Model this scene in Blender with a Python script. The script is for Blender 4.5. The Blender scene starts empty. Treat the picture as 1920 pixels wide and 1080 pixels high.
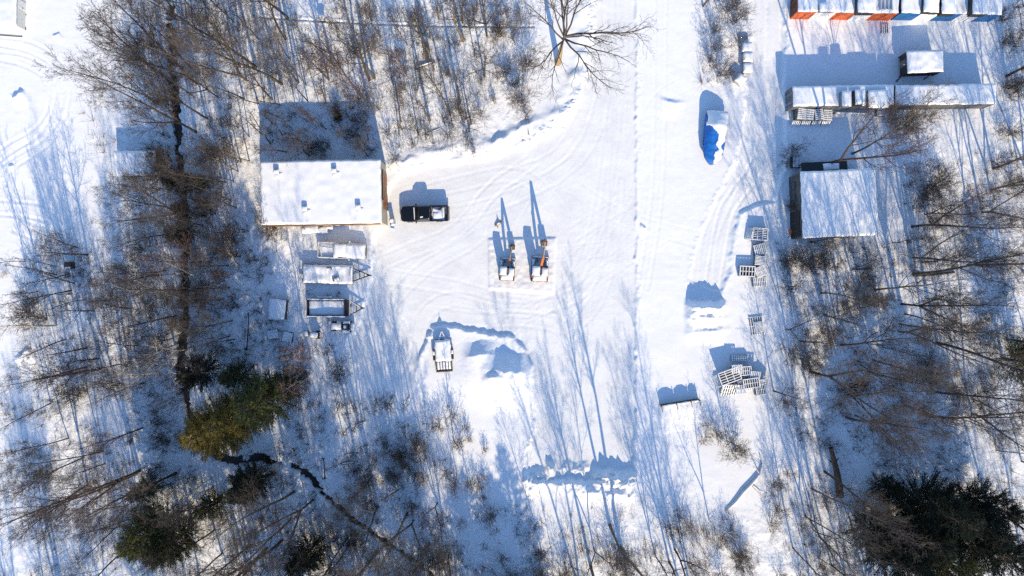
import bpy, math, random
import numpy as np
from mathutils import Vector, Matrix, Euler

# ------------------------------------------------------------------ camera, sky, sun
SC = bpy.context.scene
COL = SC.collection
R = math.radians
HCAM = 85.0                      # drone height in metres
PPM = 15.0                       # photo pixels per metre on the ground

cam_d = bpy.data.cameras.new('camera')
cam_d.sensor_width = 36.0
cam_d.lens = 36.0 * HCAM / 128.0
cam_d.clip_start = 1.0
cam_d.clip_end = 5000.0
cam = bpy.data.objects.new('camera', cam_d)
cam.location = (0, 0, HCAM)
cam.rotation_euler = (0, 0, 0)
COL.objects.link(cam)
SC.camera = cam

SUN_EL = R(27.0)
SUN_AZ = math.atan2(0.208, -0.978)
SV = Vector((math.sin(SUN_AZ) * math.cos(SUN_EL), math.cos(SUN_AZ) * math.cos(SUN_EL), math.sin(SUN_EL)))
sun_d = bpy.data.lights.new('sun', 'SUN')
sun_d.energy = 3.4
sun_d.angle = R(0.5)
sun_d.color = (1.0, 0.84, 0.58)
sun = bpy.data.objects.new('sun', sun_d)
sun.rotation_euler = SV.to_track_quat('Z', 'Y').to_euler()
sun.location = SV * 200
COL.objects.link(sun)

world = bpy.data.worlds.new('World')
SC.world = world
world.use_nodes = True
wn = world.node_tree.nodes
bg = wn.get('Background') or wn.new('ShaderNodeBackground')
sky = wn.new('ShaderNodeTexSky')
sky.sky_type = 'NISHITA'
sky.sun_disc = False
sky.sun_elevation = SUN_EL
sky.sun_rotation = SUN_AZ
sky.air_density = 1.0
sky.dust_density = 0.1
sky.ozone_density = 5.0
world.node_tree.links.new(sky.outputs[0], bg.inputs[0])
bg.inputs[1].default_value = 0.15

SC.view_settings.view_transform = 'Standard'
SC.view_settings.look = 'None'
SC.view_settings.gamma = 1.0
SC.view_settings.exposure = 0.93
SC.render.engine = 'CYCLES'
SC.cycles.max_bounces = 6
SC.cycles.diffuse_bounces = 3
SC.cycles.use_denoising = False
SC.render.filter_size = 1.2

rng = random.Random(11)

# ------------------------------------------------------------------ coordinates
def W(px, py, z=0.0):
    """world x, y of what shows at photo pixel px, py when it stands z metres up"""
    k = (1.0 - z / HCAM) / PPM
    return ((px - 960.0) * k, (540.0 - py) * k)

def PX(x, y):
    return (x * PPM + 960.0, 540.0 - y * PPM)

# ------------------------------------------------------------------ noise
def vnoise(x, y, seed=0):
    """smooth value noise, about -1..1"""
    x = np.asarray(x, dtype=np.float64); y = np.asarray(y, dtype=np.float64)
    xi = np.floor(x).astype(np.int64); yi = np.floor(y).astype(np.int64)
    fx = x - xi; fy = y - yi
    fx = fx * fx * (3 - 2 * fx); fy = fy * fy * (3 - 2 * fy)
    def h(a, b):
        n = (a * 374761393 + b * 668265263 + seed * 1442695041) & 0x7fffffff
        n = ((n ^ (n >> 13)) * 1274126177) & 0x7fffffff
        n = (n ^ (n >> 16)) & 0xffff
        return n / 32767.5 - 1.0
    a = h(xi, yi); b = h(xi + 1, yi); c = h(xi, yi + 1); d = h(xi + 1, yi + 1)
    return (a * (1 - fx) + b * fx) * (1 - fy) + (c * (1 - fx) + d * fx) * fy

def fbm(x, y, seed=0, oct=3):
    s = 0; a = 1.0; t = 0
    for i in range(oct):
        s = s + a * vnoise(x * 2 ** i + 17.3 * i, y * 2 ** i + 9.1 * i, seed + i); t += a; a *= 0.5
    return s / t

def sstep(a, b, x):
    t = np.clip((x - a) / (b - a), 0, 1)
    return t * t * (3 - 2 * t)

# ------------------------------------------------------------------ mesh builder
class MB:
    def __init__(self):
        self.v = []; self.f = []; self.m = []; self.smooth = False
    def add(self, verts, faces, mi=0, M=None):
        o = len(self.v)
        if M is not None:
            verts = [tuple(M @ Vector(p)) for p in verts]
        self.v.extend(tuple(p) for p in verts)
        for f in faces:
            self.f.append(tuple(i + o for i in f)); self.m.append(mi)
        return self
    def box(self, c, s, mi=0, rz=0.0, rx=0.0, ry=0.0, taper=1.0):
        x, y, z = s[0] / 2, s[1] / 2, s[2] / 2
        t = taper
        vs = [(-x, -y, -z), (x, -y, -z), (x, y, -z), (-x, y, -z), (-x * t, -y * t, z), (x * t, -y * t, z), (x * t, y * t, z), (-x * t, y * t, z)]
        M = Matrix.Translation(c) @ Euler((rx, ry, rz)).to_matrix().to_4x4()
        return self.add(vs, [(3, 2, 1, 0), (4, 5, 6, 7), (0, 1, 5, 4), (1, 2, 6, 5), (2, 3, 7, 6), (3, 0, 4, 7)], mi, M)
    def bar(self, a, b, w, h=None, mi=0):
        """square bar from a to b"""
        a = Vector(a); b = Vector(b); h = h or w
        d = b - a; L = d.length
        q = d.to_track_quat('X', 'Z')
        M = Matrix.Translation((a + b) / 2) @ q.to_matrix().to_4x4()
        x, y, z = L / 2, w / 2, h / 2
        vs = [(-x, -y, -z), (x, -y, -z), (x, y, -z), (-x, y, -z), (-x, -y, z), (x, -y, z), (x, y, z), (-x, y, z)]
        return self.add(vs, [(3, 2, 1, 0), (4, 5, 6, 7), (0, 1, 5, 4), (1, 2, 6, 5), (2, 3, 7, 6), (3, 0, 4, 7)], mi, M)
    def cyl(self, a, b, r0, r1=None, n=12, mi=0, caps=True):
        a = Vector(a); b = Vector(b); r1 = r0 if r1 is None else r1
        d = (b - a).normalized()
        u = d.orthogonal().normalized(); w = d.cross(u)
        vs = []
        for i in range(n):
            t = 2 * math.pi * i / n
            vs.append(a + (u * math.cos(t) + w * math.sin(t)) * r0)
        for i in range(n):
            t = 2 * math.pi * i / n
            vs.append(b + (u * math.cos(t) + w * math.sin(t)) * r1)
        fs = [(i, (i + 1) % n, n + (i + 1) % n, n + i) for i in range(n)]
        if caps:
            fs.append(tuple(reversed(range(n)))); fs.append(tuple(range(n, 2 * n)))
        return self.add(vs, fs, mi)
    def prism(self, poly, y0, y1, mi=0, axis='y', M=None):
        """polygon in (x,z) swept along y (axis y), or in (x,y) swept along z (axis z)"""
        n = len(poly)
        if axis == 'y':
            vs = [(p[0], y0, p[1]) for p in poly] + [(p[0], y1, p[1]) for p in poly]
        else:
            vs = [(p[0], p[1], y0) for p in poly] + [(p[0], p[1], y1) for p in poly]
        fs = [(i, (i + 1) % n, n + (i + 1) % n, n + i) for i in range(n)]
        fs.append(tuple(reversed(range(n)))); fs.append(tuple(range(n, 2 * n)))
        return self.add(vs, fs, mi, M)
    def loft(self, rings, mi=0, cap=True):
        n = len(rings[0]); vs = [p for r in rings for p in r]; fs = []
        for k in range(len(rings) - 1):
            for i in range(n):
                fs.append((k * n + i, k * n + (i + 1) % n, (k + 1) * n + (i + 1) % n, (k + 1) * n + i))
        if cap:
            fs.append(tuple(reversed(range(n)))); fs.append(tuple(range((len(rings) - 1) * n, len(rings) * n)))
        return self.add(vs, fs, mi)
    def quad(self, a, b, c, d, mi=0):
        return self.add([a, b, c, d], [(0, 1, 2, 3)], mi)
    def build(self, name, mats, parent=None, smooth=False, bevel=0.0):
        me = bpy.data.meshes.new(name)
        me.from_pydata(self.v, [], self.f)
        if not isinstance(mats, (list, tuple)):
            mats = [mats]
        for m in mats:
            me.materials.append(m)
        if len(mats) > 1:
            me.polygons.foreach_set('material_index', self.m)
        import bmesh
        bm = bmesh.new(); bm.from_mesh(me)
        bmesh.ops.recalc_face_normals(bm, faces=bm.faces)
        bm.to_mesh(me); bm.free()
        if smooth:
            me.polygons.foreach_set('use_smooth', [True] * len(me.polygons))
        o = bpy.data.objects.new(name, me)
        COL.objects.link(o)
        if parent is not None:
            o.parent = parent
        if bevel:
            b = o.modifiers.new('bevel', 'BEVEL'); b.width = bevel; b.segments = 2; b.limit_method = 'ANGLE'
        return o

def tag(o, label, cat, group=None, kind=None):
    if label: o['label'] = label
    if cat: o['category'] = cat
    if group: o['group'] = group
    if kind: o['kind'] = kind
    return o

def thing(name, label, cat, loc, rz=0.0, group=None):
    o = bpy.data.objects.new(name, None)
    o.empty_display_size = 0.3
    o.location = loc; o.rotation_euler = (0, 0, rz)
    COL.objects.link(o)
    return tag(o, label, cat, group)

def dup(root, kids, loc, rz, label, group=None, scale=None):
    r = root.copy(); COL.objects.link(r)
    r.location = loc; r.rotation_euler = (0, 0, rz)
    if scale is not None: r.scale = scale
    r['label'] = label
    if group: r['group'] = group
    for ch, sub in kids:
        c = ch.copy(); COL.objects.link(c); c.parent = r
        for g in sub:
            d = g.copy(); COL.objects.link(d); d.parent = c
    return r

def kids_of(root):
    alls = list(bpy.data.objects)
    return [(c, [g for g in alls if g.parent == c]) for c in alls if c.parent == root]

# ------------------------------------------------------------------ materials
def lnk(t, a, b): t.links.new(a, b)

def mat(name, col, rough=0.7, col2=None, nscale=3.0, ndetail=4.0, metal=0.0, bump=0.0, bscale=20.0, spec=0.3, snow=0.0, rand=0.0, lo=0.35, hi=0.65):
    """col to col2 through object-space noise; snow > 0 lays snow on faces that look up"""
    m = bpy.data.materials.new(name); m.use_nodes = True
    t = m.node_tree; n = t.nodes; b = n['Principled BSDF']
    b.inputs['Roughness'].default_value = rough
    b.inputs['Metallic'].default_value = metal
    b.inputs['Specular IOR Level'].default_value = spec
    co = n.new('ShaderNodeTexCoord')
    ns = n.new('ShaderNodeTexNoise'); ns.inputs['Scale'].default_value = nscale; ns.inputs['Detail'].default_value = ndetail
    lnk(t, co.outputs['Object'], ns.inputs['Vector'])
    rmp = n.new('ShaderNodeMapRange'); rmp.inputs['From Min'].default_value = lo; rmp.inputs['From Max'].default_value = hi
    lnk(t, ns.outputs['Fac'], rmp.inputs['Value'])
    mx = n.new('ShaderNodeMix'); mx.data_type = 'RGBA'
    c2 = col2 or tuple(c * 0.8 for c in col)
    mx.inputs['A'].default_value = (*col, 1); mx.inputs['B'].default_value = (*c2, 1)
    lnk(t, rmp.outputs[0], mx.inputs['Factor'])
    out = mx.outputs['Result']
    if rand:
        oi = n.new('ShaderNodeObjectInfo')
        mr = n.new('ShaderNodeMapRange'); mr.inputs['To Min'].default_value = 1 - rand; mr.inputs['To Max'].default_value = 1 + rand
        lnk(t, oi.outputs['Random'], mr.inputs['Value'])
        hs = n.new('ShaderNodeHueSaturation')
        lnk(t, mr.outputs[0], hs.inputs['Value']); lnk(t, out, hs.inputs['Color'])
        out = hs.outputs['Color']
    if snow:
        ge = n.new('ShaderNodeNewGeometry'); sx = n.new('ShaderNodeSeparateXYZ')
        lnk(t, ge.outputs['Normal'], sx.inputs[0])
        n2 = n.new('ShaderNodeTexNoise'); n2.inputs['Scale'].default_value = 2.2; n2.inputs['Detail'].default_value = 3
        lnk(t, co.outputs['Object'], n2.inputs['Vector'])
        ad = n.new('ShaderNodeMath'); ad.operation = 'ADD'
        lnk(t, sx.outputs['Z'], ad.inputs[0]); lnk(t, n2.outputs['Fac'], ad.inputs[1])
        mr2 = n.new('ShaderNodeMapRange'); mr2.inputs['From Min'].default_value = 1.62 - snow * 0.6; mr2.inputs['From Max'].default_value = 1.72 - snow * 0.6
        lnk(t, ad.outputs[0], mr2.inputs['Value'])
        m2 = n.new('ShaderNodeMix'); m2.data_type = 'RGBA'
        lnk(t, mr2.outputs[0], m2.inputs['Factor']); lnk(t, out, m2.inputs['A']); m2.inputs['B'].default_value = (0.85, 0.87, 0.9, 1)
        out = m2.outputs['Result']
    lnk(t, out, b.inputs['Base Color'])
    if bump:
        n3 = n.new('ShaderNodeTexNoise'); n3.inputs['Scale'].default_value = bscale; n3.inputs['Detail'].default_value = 5
        lnk(t, co.outputs['Object'], n3.inputs['Vector'])
        bp = n.new('ShaderNodeBump'); bp.inputs['Strength'].default_value = bump; bp.inputs['Distance'].default_value = 0.05
        lnk(t, n3.outputs['Fac'], bp.inputs['Height']); lnk(t, bp.outputs[0], b.inputs['Normal'])
    return m

def wave_mat(name, col, col2, scale, axis='X', rough=0.6, bump=0.6, dist=0.04, dark=None):
    """ribbed sheet or boarding: bands along an axis of the object plus weathering"""
    m = mat(name, col, rough, col2, nscale=1.5)
    t = m.node_tree; n = t.nodes; b = n['Principled BSDF']
    co = [x for x in n if x.type == 'TEX_COORD'][0]
    wv = n.new('ShaderNodeTexWave'); wv.wave_type = 'BANDS'; wv.bands_direction = axis; wv.inputs['Scale'].default_value = scale
    lnk(t, co.outputs['Object'], wv.inputs['Vector'])
    bp = n.new('ShaderNodeBump'); bp.inputs['Strength'].default_value = bump; bp.inputs['Distance'].default_value = dist
    lnk(t, wv.outputs['Fac'], bp.inputs['Height']); lnk(t, bp.outputs[0], b.inputs['Normal'])
    return m

def brick_mat(name, c1, c2, mortar, scale):
    m = bpy.data.materials.new(name); m.use_nodes = True
    t = m.node_tree; n = t.nodes; b = n['Principled BSDF']; b.inputs['Roughness'].default_value = 0.9
    co = n.new('ShaderNodeTexCoord'); sp = n.new('ShaderNodeSeparateXYZ'); cb = n.new('ShaderNodeCombineXYZ')
    ad = n.new('ShaderNodeMath'); ad.operation = 'ADD'
    lnk(t, co.outputs['Object'], sp.inputs[0]); lnk(t, sp.outputs['X'], ad.inputs[0]); lnk(t, sp.outputs['Y'], ad.inputs[1])
    lnk(t, ad.outputs[0], cb.inputs['X']); lnk(t, sp.outputs['Z'], cb.inputs['Y'])
    br = n.new('ShaderNodeTexBrick'); br.inputs['Scale'].default_value = scale
    br.inputs['Color1'].default_value = (*c1, 1); br.inputs['Color2'].default_value = (*c2, 1); br.inputs['Mortar'].default_value = (*mortar, 1)
    lnk(t, cb.outputs[0], br.inputs['Vector']); lnk(t, br.outputs['Color'], b.inputs['Base Color'])
    return m

def snow_mat(name, base=(0.83, 0.825, 0.825), ground=False):
    m = bpy.data.materials.new(name); m.use_nodes = True
    t = m.node_tree; n = t.nodes; b = n['Principled BSDF']
    b.inputs['Roughness'].default_value = 0.85; b.inputs['Specular IOR Level'].default_value = 0.15
    co = n.new('ShaderNodeTexCoord')
    def noise(sc, det=4, rough=0.55):
        x = n.new('ShaderNodeTexNoise'); x.inputs['Scale'].default_value = sc; x.inputs['Detail'].default_value = det
        x.inputs['Roughness'].default_value = rough
        lnk(t, co.outputs['Object'], x.inputs['Vector']); return x.outputs['Fac']
    def mrange(s, a, bb, c=0.0, d=1.0):
        x = n.new('ShaderNodeMapRange'); x.inputs['From Min'].default_value = a; x.inputs['From Max'].default_value = bb
        x.inputs['To Min'].default_value = c; x.inputs['To Max'].default_value = d
        lnk(t, s, x.inputs['Value']); return x.outputs[0]
    def mix(f, a, bb):
        x = n.new('ShaderNodeMix'); x.data_type = 'RGBA'
        lnk(t, f, x.inputs['Factor'])
        for s, v in (('A', a), ('B', bb)):
            if isinstance(v, tuple): x.inputs[s].default_value = (*v, 1)
            else: lnk(t, v, x.inputs[s])
        return x.outputs['Result']
    def mul(a, bb):
        x = n.new('ShaderNodeMath'); x.operation = 'MULTIPLY'
        for i, v in enumerate((a, bb)):
            if isinstance(v, (int, float)): x.inputs[i].default_value = v
            else: lnk(t, v, x.inputs[i])
        return x.outputs[0]
    def add(a, bb):
        x = n.new('ShaderNodeMath'); x.operation = 'ADD'; lnk(t, a, x.inputs[0]); lnk(t, bb, x.inputs[1]); return x.outputs[0]
    out = mix(mrange(noise(0.8), 0.35, 0.65), base, tuple(c * 0.965 for c in base))
    h = mul(noise(9.0, 5, 0.6), 0.5)
    if ground:
        at = n.new('ShaderNodeAttribute'); at.attribute_name = 'plowed'
        pl = at.outputs['Fac']
        out = mix(pl, out, mix(mrange(noise(0.35), 0.35, 0.65), (0.735, 0.725, 0.71), (0.805, 0.798, 0.785)))
        # grit and frozen dirt left by the plough
        g = mul(mul(mrange(noise(7.0, 3), 0.66, 0.74), mrange(noise(0.25, 2), 0.45, 0.62)), pl)
        out = mix(mul(g, 0.6), out, (0.34, 0.31, 0.28))
        a2 = n.new('ShaderNodeAttribute'); a2.attribute_name = 'wild'
        # leaf litter and stalk ends poking through in the wood
        l = mul(mul(mrange(noise(5.0, 6, 0.7), 0.60, 0.68), mrange(noise(0.3, 2), 0.42, 0.6)), a2.outputs['Fac'])
        out = mix(mul(l, 0.5), out, (0.22, 0.17, 0.12))
        # bare earth on the steep banks of the stream
        ge = n.new('ShaderNodeNewGeometry'); sp = n.new('ShaderNodeSeparateXYZ'); lnk(t, ge.outputs['Position'], sp.inputs[0])
        e = mul(mrange(sp.outputs['Z'], -0.05, -0.32), mrange(noise(1.6, 4), 0.40, 0.55))
        out = mix(e, out, (0.045, 0.032, 0.022))
        h = add(h, mul(mul(noise(3.0, 6, 0.65), 2.0), a2.outputs['Fac']))
        h = add(h, mul(mul(noise(14.0, 4, 0.7), 0.6), pl))
    lnk(t, out, b.inputs['Base Color'])
    bp = n.new('ShaderNodeBump'); bp.inputs['Strength'].default_value = 0.55; bp.inputs['Distance'].default_value = 0.06
    lnk(t, h, bp.inputs['Height']); lnk(t, bp.outputs[0], b.inputs['Normal'])
    return m

M_SNOWG = snow_mat('snow_ground', ground=True)
M_SNOW = snow_mat('snow_cap')
M_BARK = mat('bark_brown', (0.105, 0.08, 0.06), 0.9, (0.045, 0.035, 0.028), nscale=5, rand=0.35, bump=0.6, bscale=12)
M_BARKG = mat('bark_grey', (0.17, 0.14, 0.105), 0.9, (0.07, 0.057, 0.045), nscale=5, rand=0.3, bump=0.6, bscale=12)
M_TWIG = mat('twigs_brown', (0.11, 0.08, 0.062), 0.9, (0.05, 0.037, 0.03), nscale=2, rand=0.35)
M_TWIGG = mat('twigs_grey', (0.115, 0.092, 0.074), 0.9, (0.05, 0.04, 0.033), nscale=2, rand=0.3)
M_TWIGR = mat('twigs_russet', (0.11, 0.066, 0.056), 0.9, (0.055, 0.034, 0.03), nscale=2, rand=0.3)
M_LIMB = mat('pinkish_limbs', (0.42, 0.31, 0.27), 0.85, (0.25, 0.18, 0.15), nscale=3, rand=.15)
M_BIRCH = mat('birch_bark', (0.68, 0.62, 0.54), 0.8, (0.42, 0.36, 0.3), nscale=4, rand=0.15)
M_TWIGT = mat('twigs_tan', (0.34, 0.26, 0.17), 0.9, (0.17, 0.12, 0.08), nscale=2, rand=0.25)
M_TWIGS = mat('twigs_snowy', (0.13, 0.10, 0.08), 0.9, (0.07, 0.055, 0.045), nscale=2, rand=0.3, snow=0.75)
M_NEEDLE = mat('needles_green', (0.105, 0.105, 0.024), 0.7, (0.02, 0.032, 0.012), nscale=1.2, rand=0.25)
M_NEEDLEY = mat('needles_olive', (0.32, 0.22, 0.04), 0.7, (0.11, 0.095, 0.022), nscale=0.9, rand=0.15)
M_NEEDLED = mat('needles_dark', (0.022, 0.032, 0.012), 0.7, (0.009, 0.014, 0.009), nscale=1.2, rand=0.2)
M_DARK = mat('dark_metal', (0.03, 0.03, 0.032), 0.5)
M_STEEL = mat('grey_steel', (0.22, 0.23, 0.24), 0.5, (0.13, 0.13, 0.14))
M_SNAG = mat('rotten_wood', (0.15, 0.085, 0.05), 0.9, (0.05, 0.035, 0.026), nscale=3, bump=.8, bscale=6)
M_RUST = mat('rusty_brown', (0.26, 0.12, 0.06), 0.85, (0.14, 0.065, 0.035), nscale=2)
M_TYRE = mat('tyre_rubber', (0.018, 0.018, 0.018), 0.85)
M_GLASS = mat('dark_glass', (0.045, 0.06, 0.06), 0.12, spec=0.6)
M_BLACK = mat('black_paint', (0.006, 0.007, 0.009), 0.22, spec=0.5)
M_WPAINT = mat('white_paint', (0.74, 0.74, 0.73), 0.4)
M_ORANGE = mat('orange_paint', (0.62, 0.17, 0.03), 0.45, (0.45, 0.11, 0.02))
M_WOOD = mat('weathered_wood', (0.27, 0.24, 0.195), 0.85, (0.15, 0.13, 0.105), nscale=4)
M_WOODD = mat('dark_wood', (0.075, 0.062, 0.052), 0.85, (0.04, 0.034, 0.03), nscale=3)
M_FROST = mat('frosted_wood', (0.52, 0.50, 0.45), 0.85, (0.34, 0.31, 0.26), nscale=3, snow=0.75, rand=.2)
M_CONC = mat('concrete', (0.46, 0.45, 0.43), 0.9, (0.36, 0.35, 0.33), nscale=3, bump=0.3)
M_TARP = mat('blue_tarp', (0.015, 0.16, 0.52), 0.5, (0.01, 0.10, 0.38), nscale=2.5, bump=0.5, bscale=3)
M_WATER = mat('stream_water', (0.014, 0.011, 0.009), 0.25, (0.03, 0.022, 0.015), nscale=2, spec=0.35)
M_BLUECLOTH = mat('blue_cloth', (0.05, 0.25, 0.6), 0.7)
M_RED = mat('red_lens', (0.4, 0.02, 0.015), 0.3)
M_LENS = mat('clear_lens', (0.75, 0.77, 0.78), 0.2)

# ------------------------------------------------------------------ ground
YARD = [(1118, -90), (1112, 60), (1102, 140), (1085, 190), (1050, 235), (1000, 268), (940, 292), (880, 303), (800, 312), (755, 325),
        (730, 350), (722, 420), (700, 445), (700, 500), (690, 560), (672, 610), (645, 655), (665, 700), (720, 718), (768, 712),
        (788, 665), (810, 613), (832, 609), (900, 622), (965, 632), (985, 655), (1000, 690), (1003, 760), (1003, 805), (988, 850),
        (990, 900), (1188, 900), (1193, 600), (1193, -90)]
LANE = [(1402, -90), (1407, 100), (1397, 200), (1382, 300), (1347, 365), (1317, 430), (1302, 480), (1292, 530), (1352, 548), (1366, 510),
        (1369, 460), (1386, 400), (1412, 385), (1450, 376), (1472, 300), (1466, 200), (1470, 100), (1470, -90)]
CREEK = [(316, -90), (320, 60), (326, 160), (333, 260), (340, 340), (346, 430), (347, 520), (344, 610), (338, 690), (352, 770), (378, 835),
         (410, 858), (440, 864), (485, 860), (530, 865), (566, 882), (600, 915), (625, 940), (652, 966), (690, 995), (722, 1016), (762, 1042), (800, 1066), (826, 1110)]

def seg_dist(px, py, pts, closed=False):
    d = np.full(np.shape(px), 1e9)
    n = len(pts)
    for i in range(n if closed else n - 1):
        ax, ay = pts[i]; bx, by = pts[(i + 1) % n]
        vx, vy = bx - ax, by - ay
        t = np.clip(((px - ax) * vx + (py - ay) * vy) / (vx * vx + vy * vy + 1e-9), 0, 1)
        d = np.minimum(d, np.hypot(px - ax - t * vx, py - ay - t * vy))
    return d

def inside(px, py, poly):
    c = np.zeros(np.shape(px), dtype=bool); n = len(poly)
    for i in range(n):
        ax, ay = poly[i]; bx, by = poly[(i + 1) % n]
        if ay == by: continue
        hit = ((ay > py) != (by > py)) & (px < (bx - ax) * (py - ay) / (by - ay) + ax)
        c ^= hit
    return c

def sdist(px, py, poly):
    d = seg_dist(px, py, poly, True)
    return np.where(inside(px, py, poly), -d, d)

def pile(px, py, cx, cy, w, north, south, h, rot=0.0, seed=1, rough=0.15, pw=8):
    """ploughed heap: crest along x at cy, steep to the north, long tail to the south"""
    c, s = math.cos(rot), math.sin(rot)
    u = (px - cx) * c + (py - cy) * s; v = -(px - cx) * s + (py - cy) * c
    v = v + 5.0 * vnoise(px / 11.0, py / 30.0, seed)
    lat = np.exp(-np.power(np.abs(u) / w, pw))
    up = np.where(v < 0, np.clip(1 + v / north, 0, 1), np.power(np.clip(1 - v / south, 0, 1), 1.4))
    return h * lat * up * (1 + rough * vnoise(px / 7.0, py / 7.0, seed + 5) + .6 * rough * vnoise(px / 2.6, py / 2.6, seed + 6))

TRACKS = []
TR = random.Random(77)
def track(pts, gauge=27, depth=0.013, w=3.0):
    P = [np.array(p, float) for p in pts]
    # smooth the centre line, then one line for each wheel
    out = []
    for i in range(len(P) - 1):
        p0 = P[max(i - 1, 0)]; p1 = P[i]; p2 = P[i + 1]; p3 = P[min(i + 2, len(P) - 1)]
        for k in range(6):
            t = k / 6
            out.append(0.5 * ((2 * p1) + (-p0 + p2) * t + (2 * p0 - 5 * p1 + 4 * p2 - p3) * t * t + (-p0 + 3 * p1 - 3 * p2 + p3) * t ** 3))
    out.append(P[-1])
    for s in (-0.5, 0.5):
        l = []
        for i, q in enumerate(out):
            d = out[min(i + 1, len(out) - 1)] - out[max(i - 1, 0)]
            d = d / (np.linalg.norm(d) + 1e-9)
            l.append((q[0] - d[1] * s * gauge, q[1] + d[0] * s * gauge))
        TRACKS.append((l, depth, w))

track([(1165, -60), (1160, 200), (1150, 420), (1120, 560), (1060, 620)])
track([(1140, -60), (1130, 180), (1080, 300), (960, 370), (860, 400), (790, 402)])
track([(1172, 880), (1165, 700), (1160, 480), (1150, 260), (1148, -60)])
track([(1080, 880), (1085, 700), (1095, 560), (1060, 420), (980, 330), (860, 345), (760, 370)])
track([(700, 500), (770, 470), (860, 430), (940, 340), (1050, 290), (1110, 160), (1130, -60)])
track([(690, 640), (740, 560), (800, 500), (900, 440), (900, 380), (1000, 300)])
track([(780, 700), (790, 600), (850, 560), (950, 580), (1050, 560), (1120, 420), (1165, 100)])
track([(700, 470), (720, 560), (760, 640), (740, 700)], depth=0.05)
track([(820, 590), (900, 600), (1000, 600), (1090, 640), (1110, 800), (1110, 890)])
track([(730, 520), (860, 540), (1000, 575), (1110, 520), (1150, 300)])
track([(1425, -60), (1428, 120), (1418, 240), (1370, 350), (1330, 450), (1325, 530)], depth=0.03)
track([(1450, -60), (1448, 150), (1425, 300), (1365, 390), (1345, 480), (1335, 540)], depth=0.05)
track([(0, 85), (60, 95), (110, 130), (120, 190), (90, 260), (30, 300), (0, 330)], depth=0.04)
track([(0, 100), (50, 112), (95, 140), (108, 200), (80, 250), (30, 280), (0, 300)], depth=0.04)
track([(0, 390), (60, 395), (110, 410), (90, 440), (30, 420)], depth=0.05)
track([(1240, -60), (1235, 300), (1225, 420), (1205, 540)], gauge=20, depth=0.03)
track([(500, 35), (680, 46), (845, 51), (1000, 52)], gauge=0.1, depth=0.10, w=2.2)

for _k in range(26):
    _a = (TR.uniform(720, 1180), TR.uniform(330, 890)); _b = (_a[0] + TR.uniform(-160, 160), _a[1] + TR.uniform(-200, 120)); _c = (_b[0] + TR.uniform(-60, 200), _b[1] + TR.uniform(-220, 60))
    track([_a, _b, _c], depth=TR.uniform(.004, .010), w=TR.uniform(1.8, 3.0))

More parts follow.
